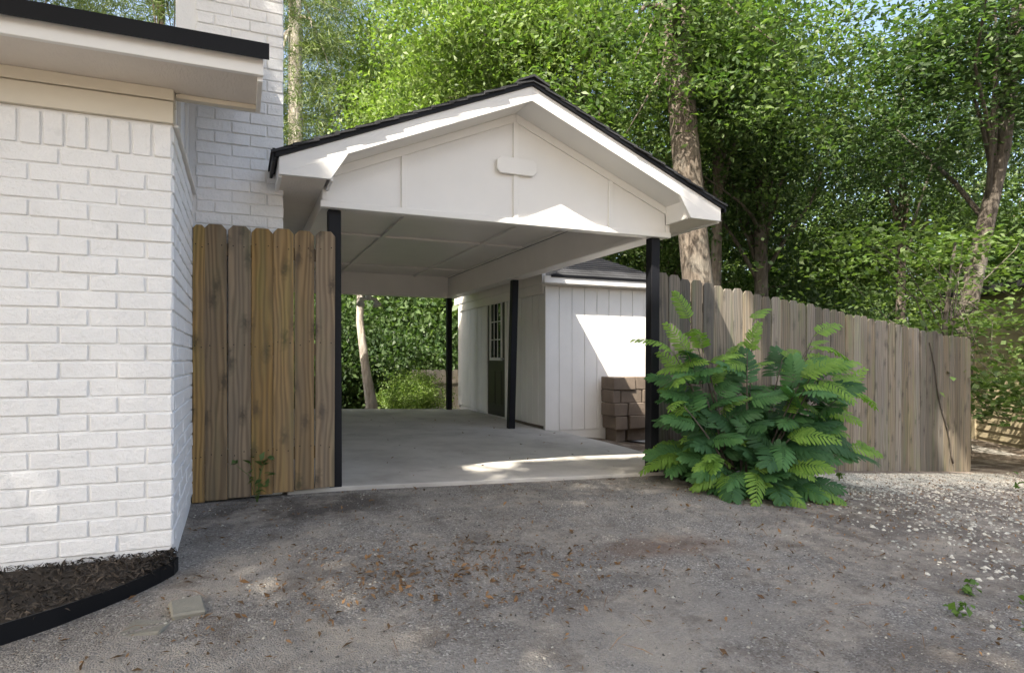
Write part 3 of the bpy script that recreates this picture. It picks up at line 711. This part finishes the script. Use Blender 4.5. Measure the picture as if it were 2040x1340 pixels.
def scatter(n, fn):
    pts = []
    while len(pts) < n:
        p = fn()
        if p is not None: pts.append(p)
    return np.array(pts)
def in_drive(x, y):
    if y > 4.68 + (0.127 * (x - 3.6) if x > 3.6 else 0): return False
    if x < -.28 and y > bed_front(x) - .03: return False
    if x < .64 and y > 4.66: return False
    return True
def rand_pt():
    x, y = rnd.uniform(-3.0, 10.5), rnd.uniform(-.8, 5.8)       # the whole driveway, evenly
    return (x, y) if in_drive(x, y) else None
# dry leaves
cl_ = [rand_pt() or (1.0, 3.0) for _ in range(90)]
def clus():
    c_ = rnd.choice(cl_); q_ = (c_[0] + rnd.gauss(0, .5), c_[1] + rnd.gauss(0, .3))
    return q_ if in_drive(*q_) else None
P = scatter(8500, lambda: clus() if rnd.random() < .55 else rand_pt()); chips(len(P), P, gz(P[:, 0], P[:, 1]) + .008, nrs.uniform(.009, .034, len(P)) * nrs.choice([.7, 1, 1, 1.5], len(P)), .4, 'litter', 'leaf_litter', 1.4)
def rp2():
    p = rand_pt()
    return p if p and p[0] > 2.0 + .5 * p[1] * rnd.random() else None
P = scatter(2600, rp2); chips(len(P), P, gz(P[:, 0], P[:, 1]) + .008, nrs.uniform(.01, .036, len(P)), .4, 'litter', 'leaf_litter', 1.2)
P = np.stack([nrs.uniform(.4, 3.9, 70), nrs.uniform(4.85, 9.5, 70)], 1); chips(70, P, slab_z(P[:, 0], P[:, 1]) + .006, nrs.uniform(.015, .05, 70), .4, 'litter', 'leaf_litter', 1.5)
P = scatter(1300, rand_pt); chips(len(P), P, gz(P[:, 0], P[:, 1]) + .008, nrs.uniform(.06, .17, len(P)), .022, 'straw', 'pine_straw', 2.0)
# pebbles: low polyhedra joined
def pebbles(P, size, mat, name, flat=.55):
    n = len(P); base = np.array([(1, 0, 0), (.3, .95, 0), (-.8, .6, 0), (-.8, -.6, 0), (.3, -.95, 0), (.25, .1, .8), (-.3, -.1, .75)], float)
    fc = [(0, 1, 5), (1, 2, 6), (2, 3, 6), (3, 4, 6), (4, 0, 5), (1, 6, 5), (4, 5, 6)]
    S = np.asarray(size).reshape(n, 1, 1); an = nrs.uniform(0, 6.28, n); c, s_ = np.cos(an), np.sin(an)
    B = np.repeat(base[None], n, 0) * (1 + nrs.uniform(-.25, .25, (n, 7, 3)))
    B[:, :, 1] *= nrs.uniform(.55, 1, (n, 1)); B[:, :, 2] *= flat * 1.3
    x = B[:, :, 0] * c[:, None] - B[:, :, 1] * s_[:, None]; y = B[:, :, 0] * s_[:, None] + B[:, :, 1] * c[:, None]
    V = np.stack([x, y, B[:, :, 2]], 2) * S * .5 + np.stack([P[:, 0], P[:, 1], gz(P[:, 0], P[:, 1]) - .002], 1)[:, None]
    F = (np.array(fc)[None] + (np.arange(n) * 7)[:, None, None]).reshape(-1, 3)
    o = add(name, (V.reshape(-1, 3), F), mat, None); o['kind'] = 'stuff'; return o
def rp_white():
    if rnd.random() < .5:      # strip under the fence
        t_ = rnd.random() ** .8; x = 3.9 + 5.5 * t_; y = 4.88 + .127 * (x - 3.6) - abs(rnd.gauss(0, .42))
        return (x, y) if in_drive(x, y) else None
    p = rand_pt()
    if p is None: return None
    d = p[0] - (1.75 + .62 * p[1])
    return p if d > 0 and rnd.random() < min(1, d * .9) * .9 + .03 else None
P = scatter(30000, rp_white); pebbles(P, np.abs(nrs.normal(.017, .011, len(P))) + .009, 'pebble', 'white_gravel')
P = scatter(3200, rp_white); pebbles(P, nrs.uniform(.025, .05, len(P)), 'pebble', 'white_gravel')
P = scatter(60000, rand_pt); pebbles(P, nrs.uniform(.004, .013, len(P)) * nrs.choice([.8, 1, 1, 1.5], len(P)), 'gravel', 'fine_gravel', .8)
P = scatter(700, rand_pt); pebbles(P, nrs.uniform(.012, .028, len(P)), 'pebble', 'white_gravel')
# flat broken stones by the edging
for (x, y, lx, ly, rz, lab) in ((-.205, 2.94, .13, .15, .2, 'flat greenish grey paving stone fragment beside the black edging'), (-.34, 2.83, .16, .12, -.3, 'sunken pale stone fragment half buried in sand near the edging')):
    bm = bmesh.new(); bmesh.ops.create_cube(bm, size=1)
    for v in bm.verts: v.co = Vector((v.co.x * lx, v.co.y * ly, v.co.z * .05)) + Vector([rnd.uniform(-.012, .012) for _ in range(3)])
    bmesh.ops.bevel(bm, geom=list(bm.edges), offset=.008, segments=1, affect='EDGES')
    me = bpy.data.meshes.new('paving_stone'); bm.to_mesh(me); bm.free(); me.materials.append(M['stone'])
    o = inst('paving_stone', me, (x, y, float(gz(x, y)) + (.000 if 'green' in lab else -.018)), rot=(.03, -.04, rz)); tag(o, lab, 'stone')

# ------------------------------------------------------------------ mimosa bush
mz = float(gz(3.9, 4.2))
mim = thing('mimosa_shrub', (4.03, 4.3, mz), 'bushy young mimosa with fern-like green fronds in front of the weathered fence', 'shrub')
def frond_mesh(L_, pairs, pl, pwid, droop, mat, seed):
    rr = random.Random(seed); V, F = [], []
    def strip(p0, d, nrm, ln, wd, dr):
        sidev = d.cross(nrm).normalized(); b0 = len(V); prof = [(0, .25), (.2, .8), (.55, 1.0), (.85, .8), (1.0, .3)]
        for (t_, k) in prof:
            c = p0 + d * ln * t_ - nrm * dr * t_ * t_ * ln
            V.append(c - sidev * wd * k * .5); V.append(c + nrm * wd * .10 * k); V.append(c + sidev * wd * k * .5)
        for i in range(len(prof) - 1):
            a = b0 + i * 3; F.append((a, a + 1, a + 4, a + 3)); F.append((a + 1, a + 2, a + 5, a + 4))
    def rach(t_):
        return Vector((L_ * t_ * (1 - .12 * droop * t_), 0, -droop * L_ * t_ * t_ * .55))
    for i in range(pairs):
        t_ = .16 + .84 * (i / (pairs - 1)); p = rach(t_); q = rach(min(t_ + .03, 1.03)) - rach(t_ - .03); q.normalize()
        nrm = Vector((-q.z, 0, q.x)); k = math.sin(math.pi * (.2 + .68 * t_)) ** .6
        for s_ in (-1, 1):
            ang = R(68 - 38 * t_ ** 2) + rr.uniform(-.07, .07)
            d = (q * math.cos(ang) + Vector((0, s_, 0)) * math.sin(ang)).normalized()
            strip(p, d, (nrm + Vector((0, s_ * .15, 0))).normalized(), pl * k * rr.uniform(.9, 1.08), pwid * rr.uniform(.9, 1.1), rr.uniform(.12, .4))
    pts = [rach(t_) for t_ in (0, .25, .5, .75, 1)]; v, f = tube(pts, [.0035, .003, .0026, .002, .0012], 4); o0 = len(V); V += v; F += [tuple(i + o0 for i in q) for q in f]
    me = fast_mesh('leaf', np.array([tuple(q) for q in V]), F); me.polygons.foreach_set('use_smooth', [True] * len(me.polygons)); me.materials.append(M[mat]); return me
FR = {'a': [frond_mesh(.36, 12, .125, .027, d, 'mimosa', i) for i, d in enumerate((.3, .6, .9))],
      'd': [frond_mesh(.38, 12, .135, .029, d, 'mimosa_dark', 10 + i) for i, d in enumerate((.2, .5, .8))],
      'y': [frond_mesh(.30, 12, .09, .020, d, 'mimosa_young', 20 + i) for i, d in enumerate((.6, .9, 1.2))]}
mr = random.Random(5); nleaf = 0
base = Vector((4.03, 4.3, mz))
stems = []
for i in range(24):
    az = 2 * math.pi * (i + mr.uniform(-.3, .3)) / 24; el = R(mr.choice([18, 34, 48, 62, 76]) + mr.uniform(-6, 6))
    ln = mr.uniform(.9, 1.15) * (1.22 if el > R(45) else .74)
    stems.append((az, el, ln))
stems += [(R(150), R(70), 1.6), (R(165), R(60), 1.45), (R(185), R(62), 1.4), (R(0), R(40), 1.5), (R(-10), R(24), 1.2), (R(20), R(56), 1.6), (R(60), R(72), 1.6), (R(10), R(62), 1.5), (R(-30), R(68), 1.5), (R(-60), R(60), 1.25), (R(-90), R(40), .9), (R(-120), R(25), .8), (R(-75), R(15), .7)]
for (az, el, ln) in stems:
    h = Vector((math.cos(az), math.sin(az), 0)); h.y *= .62
    if h.x < 0: h.x *= .85
    if h.y > 0: h.y *= .7
    pts = []
    for k in range(7):
        t_ = k / 6; pts.append(base + Vector((h.x * .1, h.y * .1, 0)) + h * math.cos(el) * ln * t_ + Vector((0, 0, 1)) * (math.sin(el) * ln * t_ - .16 * ln * t_ ** 2.2 * math.cos(el)))
    add('stem', tube(pts, [.013 - .0095 * k / 6 for k in range(7)], 6), 'bark_dark', mim, smooth=True)
    nl = 9
    for k in range(nl):
        t_ = .28 + .72 * k / (nl - 1); i0 = min(int(t_ * 6), 5); fr = t_ * 6 - i0; p = pts[i0].lerp(pts[i0 + 1], fr)
        dirn = (pts[i0 + 1] - pts[i0]).normalized()
        a2 = mr.uniform(0, 6.28) if k < nl - 1 else 0
        out = (dirn * (.35 if k < nl - 1 else 1) + Vector((math.cos(a2), math.sin(a2) * .8, mr.uniform(-.15, .4))) * (.9 if k < nl - 1 else .25) + h * .5 + Vector((0, -.18, 0))).normalized()
        up = (Vector((-.32, -.5, 1)) + Vector((mr.uniform(-.5, .5), mr.uniform(-.5, .5), 0))).normalized()
        yv = up.cross(out).normalized(); zv = out.cross(yv)
        q = Matrix((out, yv, zv)).transposed().to_quaternion()
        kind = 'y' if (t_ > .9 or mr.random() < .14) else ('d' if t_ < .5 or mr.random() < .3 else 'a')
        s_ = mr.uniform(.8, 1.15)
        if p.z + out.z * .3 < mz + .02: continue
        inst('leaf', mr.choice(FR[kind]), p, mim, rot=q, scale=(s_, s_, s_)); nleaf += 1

# small weeds
def weed(x, y, z, h, n_, label, group=None, sz=.05, mat='weed', nm='weed'):
    t_ = thing(nm, (x, y, z), label, 'plant', group)
    wr = random.Random(int(x * 1000)); C = []; st = []
    for i in range(n_):
        a = wr.uniform(0, 6.28); rr = wr.uniform(.2, 1) * h * .5; zz = z + wr.uniform(.3, 1) * h
        tip = (x + rr * math.cos(a), y + rr * math.sin(a), zz); C.append(tip); st.append(tube([(x, y, z - .01), (x + rr * .4 * math.cos(a), y + rr * .4 * math.sin(a), z + (zz - z) * .7), tip], [.003, .0025, .0015], 4))
    add('stem', merge(*st), mat, t_)
    C = np.repeat(np.array(C), 3, 0) + nrs.normal(0, sz * .35, (n_ * 3, 3)); C[:, 2] = np.maximum(C[:, 2], z + .01)
    v, f = leaves(C, nrs.uniform(.7, 1.2, len(C)) * sz, .6); add('foliage', (v, f), mat, t_)
weed(.10, 4.60, float(gz(.1, 4.6)), .30, 9, 'small sprig growing at the foot of the new fence panel', None, .06, 'leaf_mid', 'sprig')
for (x, y, h) in ((7.7, 4.1, .14), (8.05, 4.15, .1), (8.3, 3.9, .08), (3.1, 1.62, .06), (3.35, 1.75, .06), (2.95, 1.85, .05), (3.75, 1.95, .06), (3.3, 2.0, .05), (5.4, 4.5, .08), (4.5, 2.35, .05)):
    weed(x, y, float(gz(x, y)), h, 6, 'small bright green weed growing in the white gravel', 'weeds in the gravel', .045 if h < .1 else .09)

# ------------------------------------------------------------------ trees
def crown_pts(nclump, per, rad, seed, clump=(.32, .32, .15), shell=.5, zmin=-1.0):
    rs = np.random.RandomState(seed); cs = []
    while len(cs) < nclump:
        p = rs.normal(size=3); p /= np.linalg.norm(p); r = rs.uniform(0, 1) ** shell
        p = p * r
        if p[2] < zmin: continue
        lump = .80 + .3 * math.sin(3.1 * p[0] + seed) * math.sin(2.7 * p[1] + 2 * seed) + .15 * rs.normal()
        cs.append(p * np.array(rad) * lump)
    cs = np.array(cs)
    P = np.repeat(cs, per, 0) + rs.normal(size=(nclump * per, 3)) * np.array(clump) * np.repeat(rs.uniform(.6, 1.25, (nclump, 1)), per, 0)
    return cs, P, rs
def mk_crown(name, mat, nclump, per, rad, seed, lsize, asp=.5, **kw):
    cs, P, rs = crown_pts(nclump, per, rad, seed, **kw)
    v, f = leaves(P, rs.uniform(.55, 1.4, len(P)) * lsize, asp, .45, .13, rs)
    me = fast_mesh(name, v, f); me.materials.append(M[mat]); return me, cs
CROWN = {
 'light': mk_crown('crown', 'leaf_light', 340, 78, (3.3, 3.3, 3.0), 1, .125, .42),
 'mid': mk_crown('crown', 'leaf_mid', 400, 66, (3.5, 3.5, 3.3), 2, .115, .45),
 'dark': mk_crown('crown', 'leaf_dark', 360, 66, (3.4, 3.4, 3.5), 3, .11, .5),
 'shrub': mk_crown('crown', 'leaf_mid', 140, 110, (1.2, 1.2, 1.0), 4, .075, .5, clump=(.2, .2, .14)),
 'shrubl': mk_crown('crown', 'leaf_light', 120, 110, (1.1, 1.1, .8), 6, .07, .5, clump=(.2, .2, .14)),
 'shrubd': mk_crown('crown', 'leaf_dark', 150, 110, (1.2, 1.2, 1.1), 5, .08, .5, clump=(.22, .22, .15)),
}
def needle_crown(seed, nb, rad):
    rs = np.random.RandomState(seed); cs = []
    while len(cs) < nb:
        p = rs.uniform(-1, 1, 3)
        if np.linalg.norm(p) < 1 and np.linalg.norm(p[:2]) > .15: cs.append(p * np.array(rad))
    cs = np.array(cs); n = 70
    C = np.repeat(cs, n, 0); D = rs.normal(size=(len(C), 3)); D[:, 2] += .25; D /= np.linalg.norm(D, axis=1, keepdims=True)
    base_ = C + rs.normal(size=C.shape) * np.array((.26, .26, .1)); ln = rs.uniform(.14, .24, (len(C), 1))
    B = np.cross(D, rs.normal(size=D.shape)); B /= np.linalg.norm(B, axis=1, keepdims=True) + 1e-9
    wd = .011
    v = np.stack([base_ - B * wd, base_ + B * wd, base_ + D * ln + B * wd * .4, base_ + D * ln - B * wd * .4], 1).reshape(-1, 3)
    me = fast_mesh('crown', v, np.arange(4 * len(C)).reshape(-1, 4)); me.materials.append(M['needle']); return me, cs
CROWN['pine'] = needle_crown(8, 420, (2.6, 2.6, 4.6))
def limbs(cs, base, top, rad, n_, seed, org):
    rr = random.Random(seed); G = []
    idx = rr.sample(range(len(cs)), min(n_, len(cs)))
    for i in idx:
        e = Vector(cs[i]) + Vector(org); t_ = rr.uniform(.0, 1.0); s_ = Vector(base).lerp(Vector(top), t_)
        m_ = s_.lerp(e, .5) + Vector((rr.uniform(-.3, .3), rr.uniform(-.3, .3), rr.uniform(-.1, .5)))
        r0 = rad * (.5 - .3 * t_)
        G.append(tube([s_, s_.lerp(m_, .5) + Vector((0, 0, .1)), m_, m_.lerp(e, .55), e], [r0, r0 * .8, r0 * .55, r0 * .3, r0 * .1], 6, .1, i))
    return merge(*G)
def tree(name, label, x, y, kind, hc, rt, barkm, group=None, lean=(0, 0), sc_=(1, 1, 1), rz=0.0, path=None, zb=None, nl=22, trunk_top=None):
    z0 = float(gz(x, y)) - .15 if zb is None else zb
    t_ = thing(name, (x, y, z0), label, 'tree' if name != 'shrub' else 'shrub', group)
    me, cs = CROWN[kind]
    top = Vector((x + lean[0], y + lean[1], z0 + hc))
    tt = hc + 1.5 * sc_[2] if trunk_top is None else trunk_top
    pts = path or [Vector((x, y, z0)).lerp(top, k) + Vector((.08 * math.sin(k * 5 + x), .08 * math.sin(k * 4 + y), 0)) * (k > 0) for k in (0, .06, .25, .5, .75, 1, tt / hc)]
    m_ = len(pts)
    rads = [rt * (1.35 if k == 0 else (1.1 if k == 1 else 1 - (.35 if rt > .3 else .6) * (k / (m_ - 1)))) for k in range(m_)]
    tr = add('trunk', tube(pts, rads, 12, .06, int(x * 7)), barkm, t_, smooth=True)
    cr = inst('crown', me, top, t_, rot=(0, 0, rz), scale=sc_)
    rot = Matrix.Rotation(rz, 3, 'Z'); c2 = [rot @ Vector((c[0] * sc_[0], c[1] * sc_[1], c[2] * sc_[2])) for c in cs]
    add('limb', limbs(c2, pts[max(1, m_ - (2 if rt > .3 else 4))], pts[-1], rt * .55, nl, int(x * 13 + y), top), barkm, t_, smooth=True)
    return t_
WG = 'leafy trees in the woods behind'
# big oak behind the shed
ox, oy = 8.75, 10.4; oz = -.9
pth = [Vector(p) for p in ((ox + .12, oy, oz), (ox + .05, oy, oz + .5), (ox - .1, oy, oz + 2.2), (ox - .35, oy, oz + 4.2), (ox - .55, oy, oz + 6.0), (ox - .7, oy + .1, oz + 8.2), (ox - .6, oy, oz + 10))]
tree('oak_tree', 'massive old oak with thick furrowed trunk rising behind the shed roof', ox, oy, 'mid', 8.0, .37, 'bark', None, sc_=(1.25, 1.15, .95), path=pth, zb=oz, nl=30)
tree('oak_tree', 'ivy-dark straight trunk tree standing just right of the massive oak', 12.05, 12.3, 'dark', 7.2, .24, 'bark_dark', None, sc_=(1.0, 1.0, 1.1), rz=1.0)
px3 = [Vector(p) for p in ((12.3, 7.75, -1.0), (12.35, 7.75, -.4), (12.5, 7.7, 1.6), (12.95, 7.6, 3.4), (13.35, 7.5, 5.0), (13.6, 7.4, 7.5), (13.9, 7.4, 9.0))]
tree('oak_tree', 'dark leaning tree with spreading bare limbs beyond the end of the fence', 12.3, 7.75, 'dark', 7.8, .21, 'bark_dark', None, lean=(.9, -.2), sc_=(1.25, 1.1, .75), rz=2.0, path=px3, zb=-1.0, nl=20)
# pines
tree('pine_tree', 'tall pine with bare reddish trunk beyond the carport roof by the chimney', 2.06, 23.0, 'pine', 13.0, .32, 'bark_pale', None, lean=(-.4, 0), sc_=(1.1, 1.1, 1.2), nl=14)
tree('slender_tree', 'slender pale-trunked tree standing just behind the carport slab', 2.20, 11.95, 'shrub', 3.6, .10, 'bark_pale', None, lean=(-.15, .1), sc_=(.8, .8, .6), zb=-.15, nl=12, trunk_top=3.9)
for (x, y, h, s_) in ((-6.5, 21, 13.0, 1.1), (-2.6, 25, 14, 1.2), (-11, 24, 14, 1.2), (4.6, 28, 12.5, 1.2), (.2, 30, 10.0, 1.2)):
    tree('pine_tree', 'tall pine whose crown shows above the black house roof edge' if x < -2 else 'distant pine behind the carport roof among the light green trees', x, y, 'pine', h, .24, 'bark_pine', 'pines above the house roof' if x < -2 else 'pines behind the carport roof', sc_=(s_, s_, s_), rz=x, nl=14)
# broadleaf woods; dark crowns on the right carry deep shade in their leaf colour
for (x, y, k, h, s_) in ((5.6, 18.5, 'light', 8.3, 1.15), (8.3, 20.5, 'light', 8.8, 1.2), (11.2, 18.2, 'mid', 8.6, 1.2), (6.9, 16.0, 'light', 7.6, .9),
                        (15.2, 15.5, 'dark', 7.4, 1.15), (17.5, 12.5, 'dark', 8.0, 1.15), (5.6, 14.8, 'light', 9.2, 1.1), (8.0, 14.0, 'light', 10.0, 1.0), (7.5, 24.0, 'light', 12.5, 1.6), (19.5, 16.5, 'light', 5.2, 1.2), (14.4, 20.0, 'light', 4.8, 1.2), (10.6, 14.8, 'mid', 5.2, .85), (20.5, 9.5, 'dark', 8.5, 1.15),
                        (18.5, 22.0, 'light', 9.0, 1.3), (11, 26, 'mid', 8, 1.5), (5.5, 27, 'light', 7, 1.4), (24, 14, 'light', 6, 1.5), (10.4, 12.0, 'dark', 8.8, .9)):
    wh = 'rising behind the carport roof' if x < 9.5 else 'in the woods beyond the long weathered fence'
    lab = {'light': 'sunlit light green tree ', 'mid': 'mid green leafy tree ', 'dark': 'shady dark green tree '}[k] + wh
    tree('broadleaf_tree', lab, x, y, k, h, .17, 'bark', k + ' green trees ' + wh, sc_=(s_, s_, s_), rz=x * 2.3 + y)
# undergrowth behind the carport and the fence
for (x, y, k, s_) in ((1.2, 15.0, 'shrubd', 1.3), (2.6, 15.6, 'shrubd', 1.5), (4.2, 16.2, 'shrubd', 1.5), (1.4, 17.6, 'shrub', 2.0), (3.4, 18.2, 'shrubd', 2.3), (5.4, 18.6, 'shrub', 2.2), (2.2, 20.5, 'shrubd', 3.0), (4.8, 21, 'shrub', 3.0), (.2, 16.2, 'shrub', 1.6), (7.0, 19, 'shrubd', 2.6), (0.0, 19.5, 'shrubd', 2.6),
                      (9.6, 9.4, 'shrub', 1.0), (11.0, 9.6, 'shrubd', 1.2), (10.2, 11.5, 'shrub', 1.3), (12.8, 10.6, 'shrub', 1.5), (14.5, 13, 'shrubd', 1.9), (12.4, 14.6, 'shrub', 2.0), (17.2, 15, 'shrub', 2.3), (16.2, 19, 'shrub', 2.8), (20, 19, 'shrubd', 3.0), (12.5, 18, 'shrubd', 2.5), (9.4, 16, 'shrubd', 2.0), (23, 11, 'shrub', 2.8)):
    wh = 'in the undergrowth behind the carport slab' if x < 8 else 'in the undergrowth behind the long weathered fence'
    lab = ('dense dark green shrub ' if k == 'shrubd' else 'mid green bushy shrub ') + wh
    me, cs = CROWN[k]; z0 = float(gz(x, y)) - .1
    t_ = thing('shrub', (x, y, z0), lab, 'shrub', ('dark' if k == 'shrubd' else 'mid green') + ' shrubs ' + wh)
    inst('crown', me, (x, y, z0 + 1.0 * s_), t_, rot=(0, 0, x * 3), scale=(s_, s_, s_ * 1.1))
    add('stem', limbs([Vector(c) * s_ for c in cs], (x, y, z0), (x, y, z0 + .5 * s_), .06 * s_, 10, int(x * 9), (x, y, z0 + 1.0 * s_)), 'bark_dark', t_)
t_ = thing('shrub', (3.25, 12.9, -.35), 'bright sunlit rounded shrub just behind the carport slab by the grey fence', 'shrub')
inst('crown', CROWN['shrubl'][0], (3.25, 12.9, .15), t_, scale=(.72, .72, .8))
add('stem', limbs([Vector(c) * .7 for c in CROWN['shrubl'][1]], (3.25, 12.9, -.4), (3.25, 12.9, -.1), .05, 10, 2, (3.25, 12.9, .15)), 'bark_dark', t_)
# far wood that closes the view
rs = np.random.RandomState(21); n = 60000
A = rs.uniform(R(-42), R(75), n); D_ = rs.uniform(34, 48, n); H_ = rs.uniform(0, 1, n) ** 1.15 * (8.5 + 2.5 * np.sin(A * 9) + 1.5 * np.sin(A * 23 + 1))
C = np.stack([D_ * np.sin(A), D_ * np.cos(A), H_ - 1.0], 1); v, f = leaves(C, rs.uniform(.22, .5, n), .6, .4, .12, rs)
fw = add('distant_woods', (v, f), 'leaf_light', None); fw['kind'] = 'stuff'  # pale leaf tone paints the far trees as sunlit
# understory tree with broad leaves at the end of the fence
ut = thing('understory_tree', (10.6, 6.7, -.8), 'broad-leaved understory tree leaning layered branches over the fence end', 'tree')
rs = np.random.RandomState(31); cs = []; 
for k in range(150):
    cs.append((10.4 + rs.uniform(-2.6, 2.8), 6.75 + rs.uniform(-.75, 1.5), rs.uniform(.45, 3.0)))
cs += [(9.7 + rs.uniform(0, 1.5), 5.95 + rs.uniform(-.4, .3), rs.uniform(.0, .75)) for k in range(34)]
cs = np.array(cs); P = np.repeat(cs, 32, 0) + rs.normal(size=(len(cs) * 32, 3)) * np.array((.34, .34, .055))
v, f = leaves(P, rs.uniform(.08, .15, len(P)), .62, 1.6, .08, rs); add('foliage', (v, f), 'leaf_under', ut)
add('trunk', tube([(10.7, 6.9, -.9), (10.65, 6.85, .3), (10.4, 6.7, 1.5), (10.5, 6.6, 2.8)], [.06, .05, .04, .02], 8), 'bark_dark', ut)
add('limb', limbs([Vector(c) for c in cs], (10.65, 6.85, .2), (10.5, 6.6, 2.6), .035, 40, 9, (0, 0, 0)), 'bark_dark', ut)

# shade tree behind the camera: unseen crown, shaped to throw the dappled shade
e1 = SUN.cross(Vector((0, 0, 1))).normalized(); e2 = e1.cross(SUN).normalized()
def proj(p): p = np.asarray(p, float); return np.stack([p @ np.array(e1), p @ np.array(e2)], -1)
lit = [((.25 + .25 * i, 4.5, 2.68), .33) for i in range(15)]
lit += [((4.35 + .3 * i, 7.8, z), .34) for i in range(6) for z in (.2, .7, 1.2, 1.75)]
lit += [((2.0, 5.3, -.02), .2), ((2.2, 5.36, -.02), .13), ((8.9, 5.6, -.45), .28), ((8.6, 4.5, -.6), .14), ((9.8, 4.5, -.7), .26), ((.3, 4.3, -.06), .1), ((1.4, 4.5, -.06), .14)]
cen = Vector((3.4, 3.4, 0)) - SUN * 13.5
rs = np.random.RandomState(77); cl = []
while len(cl) < 1450:
    a, b_ = rs.uniform(-1, 1, 2)
    if a * a + b_ * b_ > 1: continue
    cl.append(np.array(cen) + np.array(e1) * a * 7.6 + np.array(e2) * b_ * 6.8 + np.array(SUN) * rs.uniform(-1.4, 1.4))
cl = np.array(cl); P = np.repeat(cl, 140, 0) + rs.normal(size=(len(cl) * 140, 3)) * .5
q = proj(P); keep = np.ones(len(P), bool)
for (pt, rad) in lit: keep &= np.linalg.norm(q - proj(pt), axis=1) > rad  # leave out leaves on the sun rays to each spot meant to be lit
P = P[keep]
v, f = leaves(P, rs.uniform(.11, .19, len(P)), .55, .5, .12, rs)
stt = thing('shade_tree', (-6.5, -4.5, -.6), 'large spreading shade tree over the driveway', 'tree')
add('crown', (v, f), 'leaf_mid', stt)
tb = [(-6.5, -4.5, -.7), (-6.4, -4.4, 1.5), (-6.0, -4.1, 4.0), (-4.8, -3.2, 7.0), (cen.x, cen.y, cen.z)]
add('trunk', tube(tb, [.45, .36, .3, .22, .1], 12, .05, 2), 'bark', stt, smooth=True)
add('limb', limbs([Vector(c) for c in cl], tb[2], tb[4], .2, 40, 3, (0, 0, 0)), 'bark', stt, smooth=True)

# ------------------------------------------------------------------ neighbour's house
nh = thing('neighbour_house', (14.6, 8.6, -.85), 'beige lap-sided house glimpsed behind leaves past the fence end', 'house')
ang = R(59)           # wall direction in plan
dx, dy = math.cos(ang), math.sin(ang)
def NP(s_, n_, z): return (15.0 + dx * s_ + dy * n_, 8.9 + dy * s_ - dx * n_, z)
def nbox(s0, s1, n0, n1, z0, z1):
    v = [NP(s_, n_, z) for s_ in (s0, s1) for n_ in (n0, n1) for z in (z0, z1)]
    return v, box(0, 1, 0, 1, 0, 1)[1]
add('wall', nbox(-7, .2, .03, 5, -1.2, 2.3), 'beige', nh)
zz = -.95
while zz < 2.2:
    v = [NP(-7, 0.0, zz), NP(.16, 0.0, zz), NP(.16, .028, zz + .175), NP(-7, .028, zz + .175), NP(-7, .03, zz), NP(.16, .03, zz)]
    add('siding_board', (v, [(0, 1, 2, 3), (0, 4, 5, 1), (1, 5, 2), (0, 3, 4), (4, 3, 2, 5)]), 'beige', nh); zz += .17
add('corner_post', nbox(.16, .30, -.02, .12, -1.1, 2.3), 'beige', nh, bevel=.004)
add('roof', merge(nbox(-7.4, .6, -.5, 5.5, 2.3, 2.42)), 'shingle', nh)
for i in range(5):
    o = add('deck_board', nbox(-2.6 + .0 * i, .1, -1.5 + i * .16, -1.36 + i * .16, -.86, -.82), 'board', None, bevel=.004)
    tag(o, 'weathered grey board lying on the ground by the beige house', 'board', 'boards on the ground by the beige house')
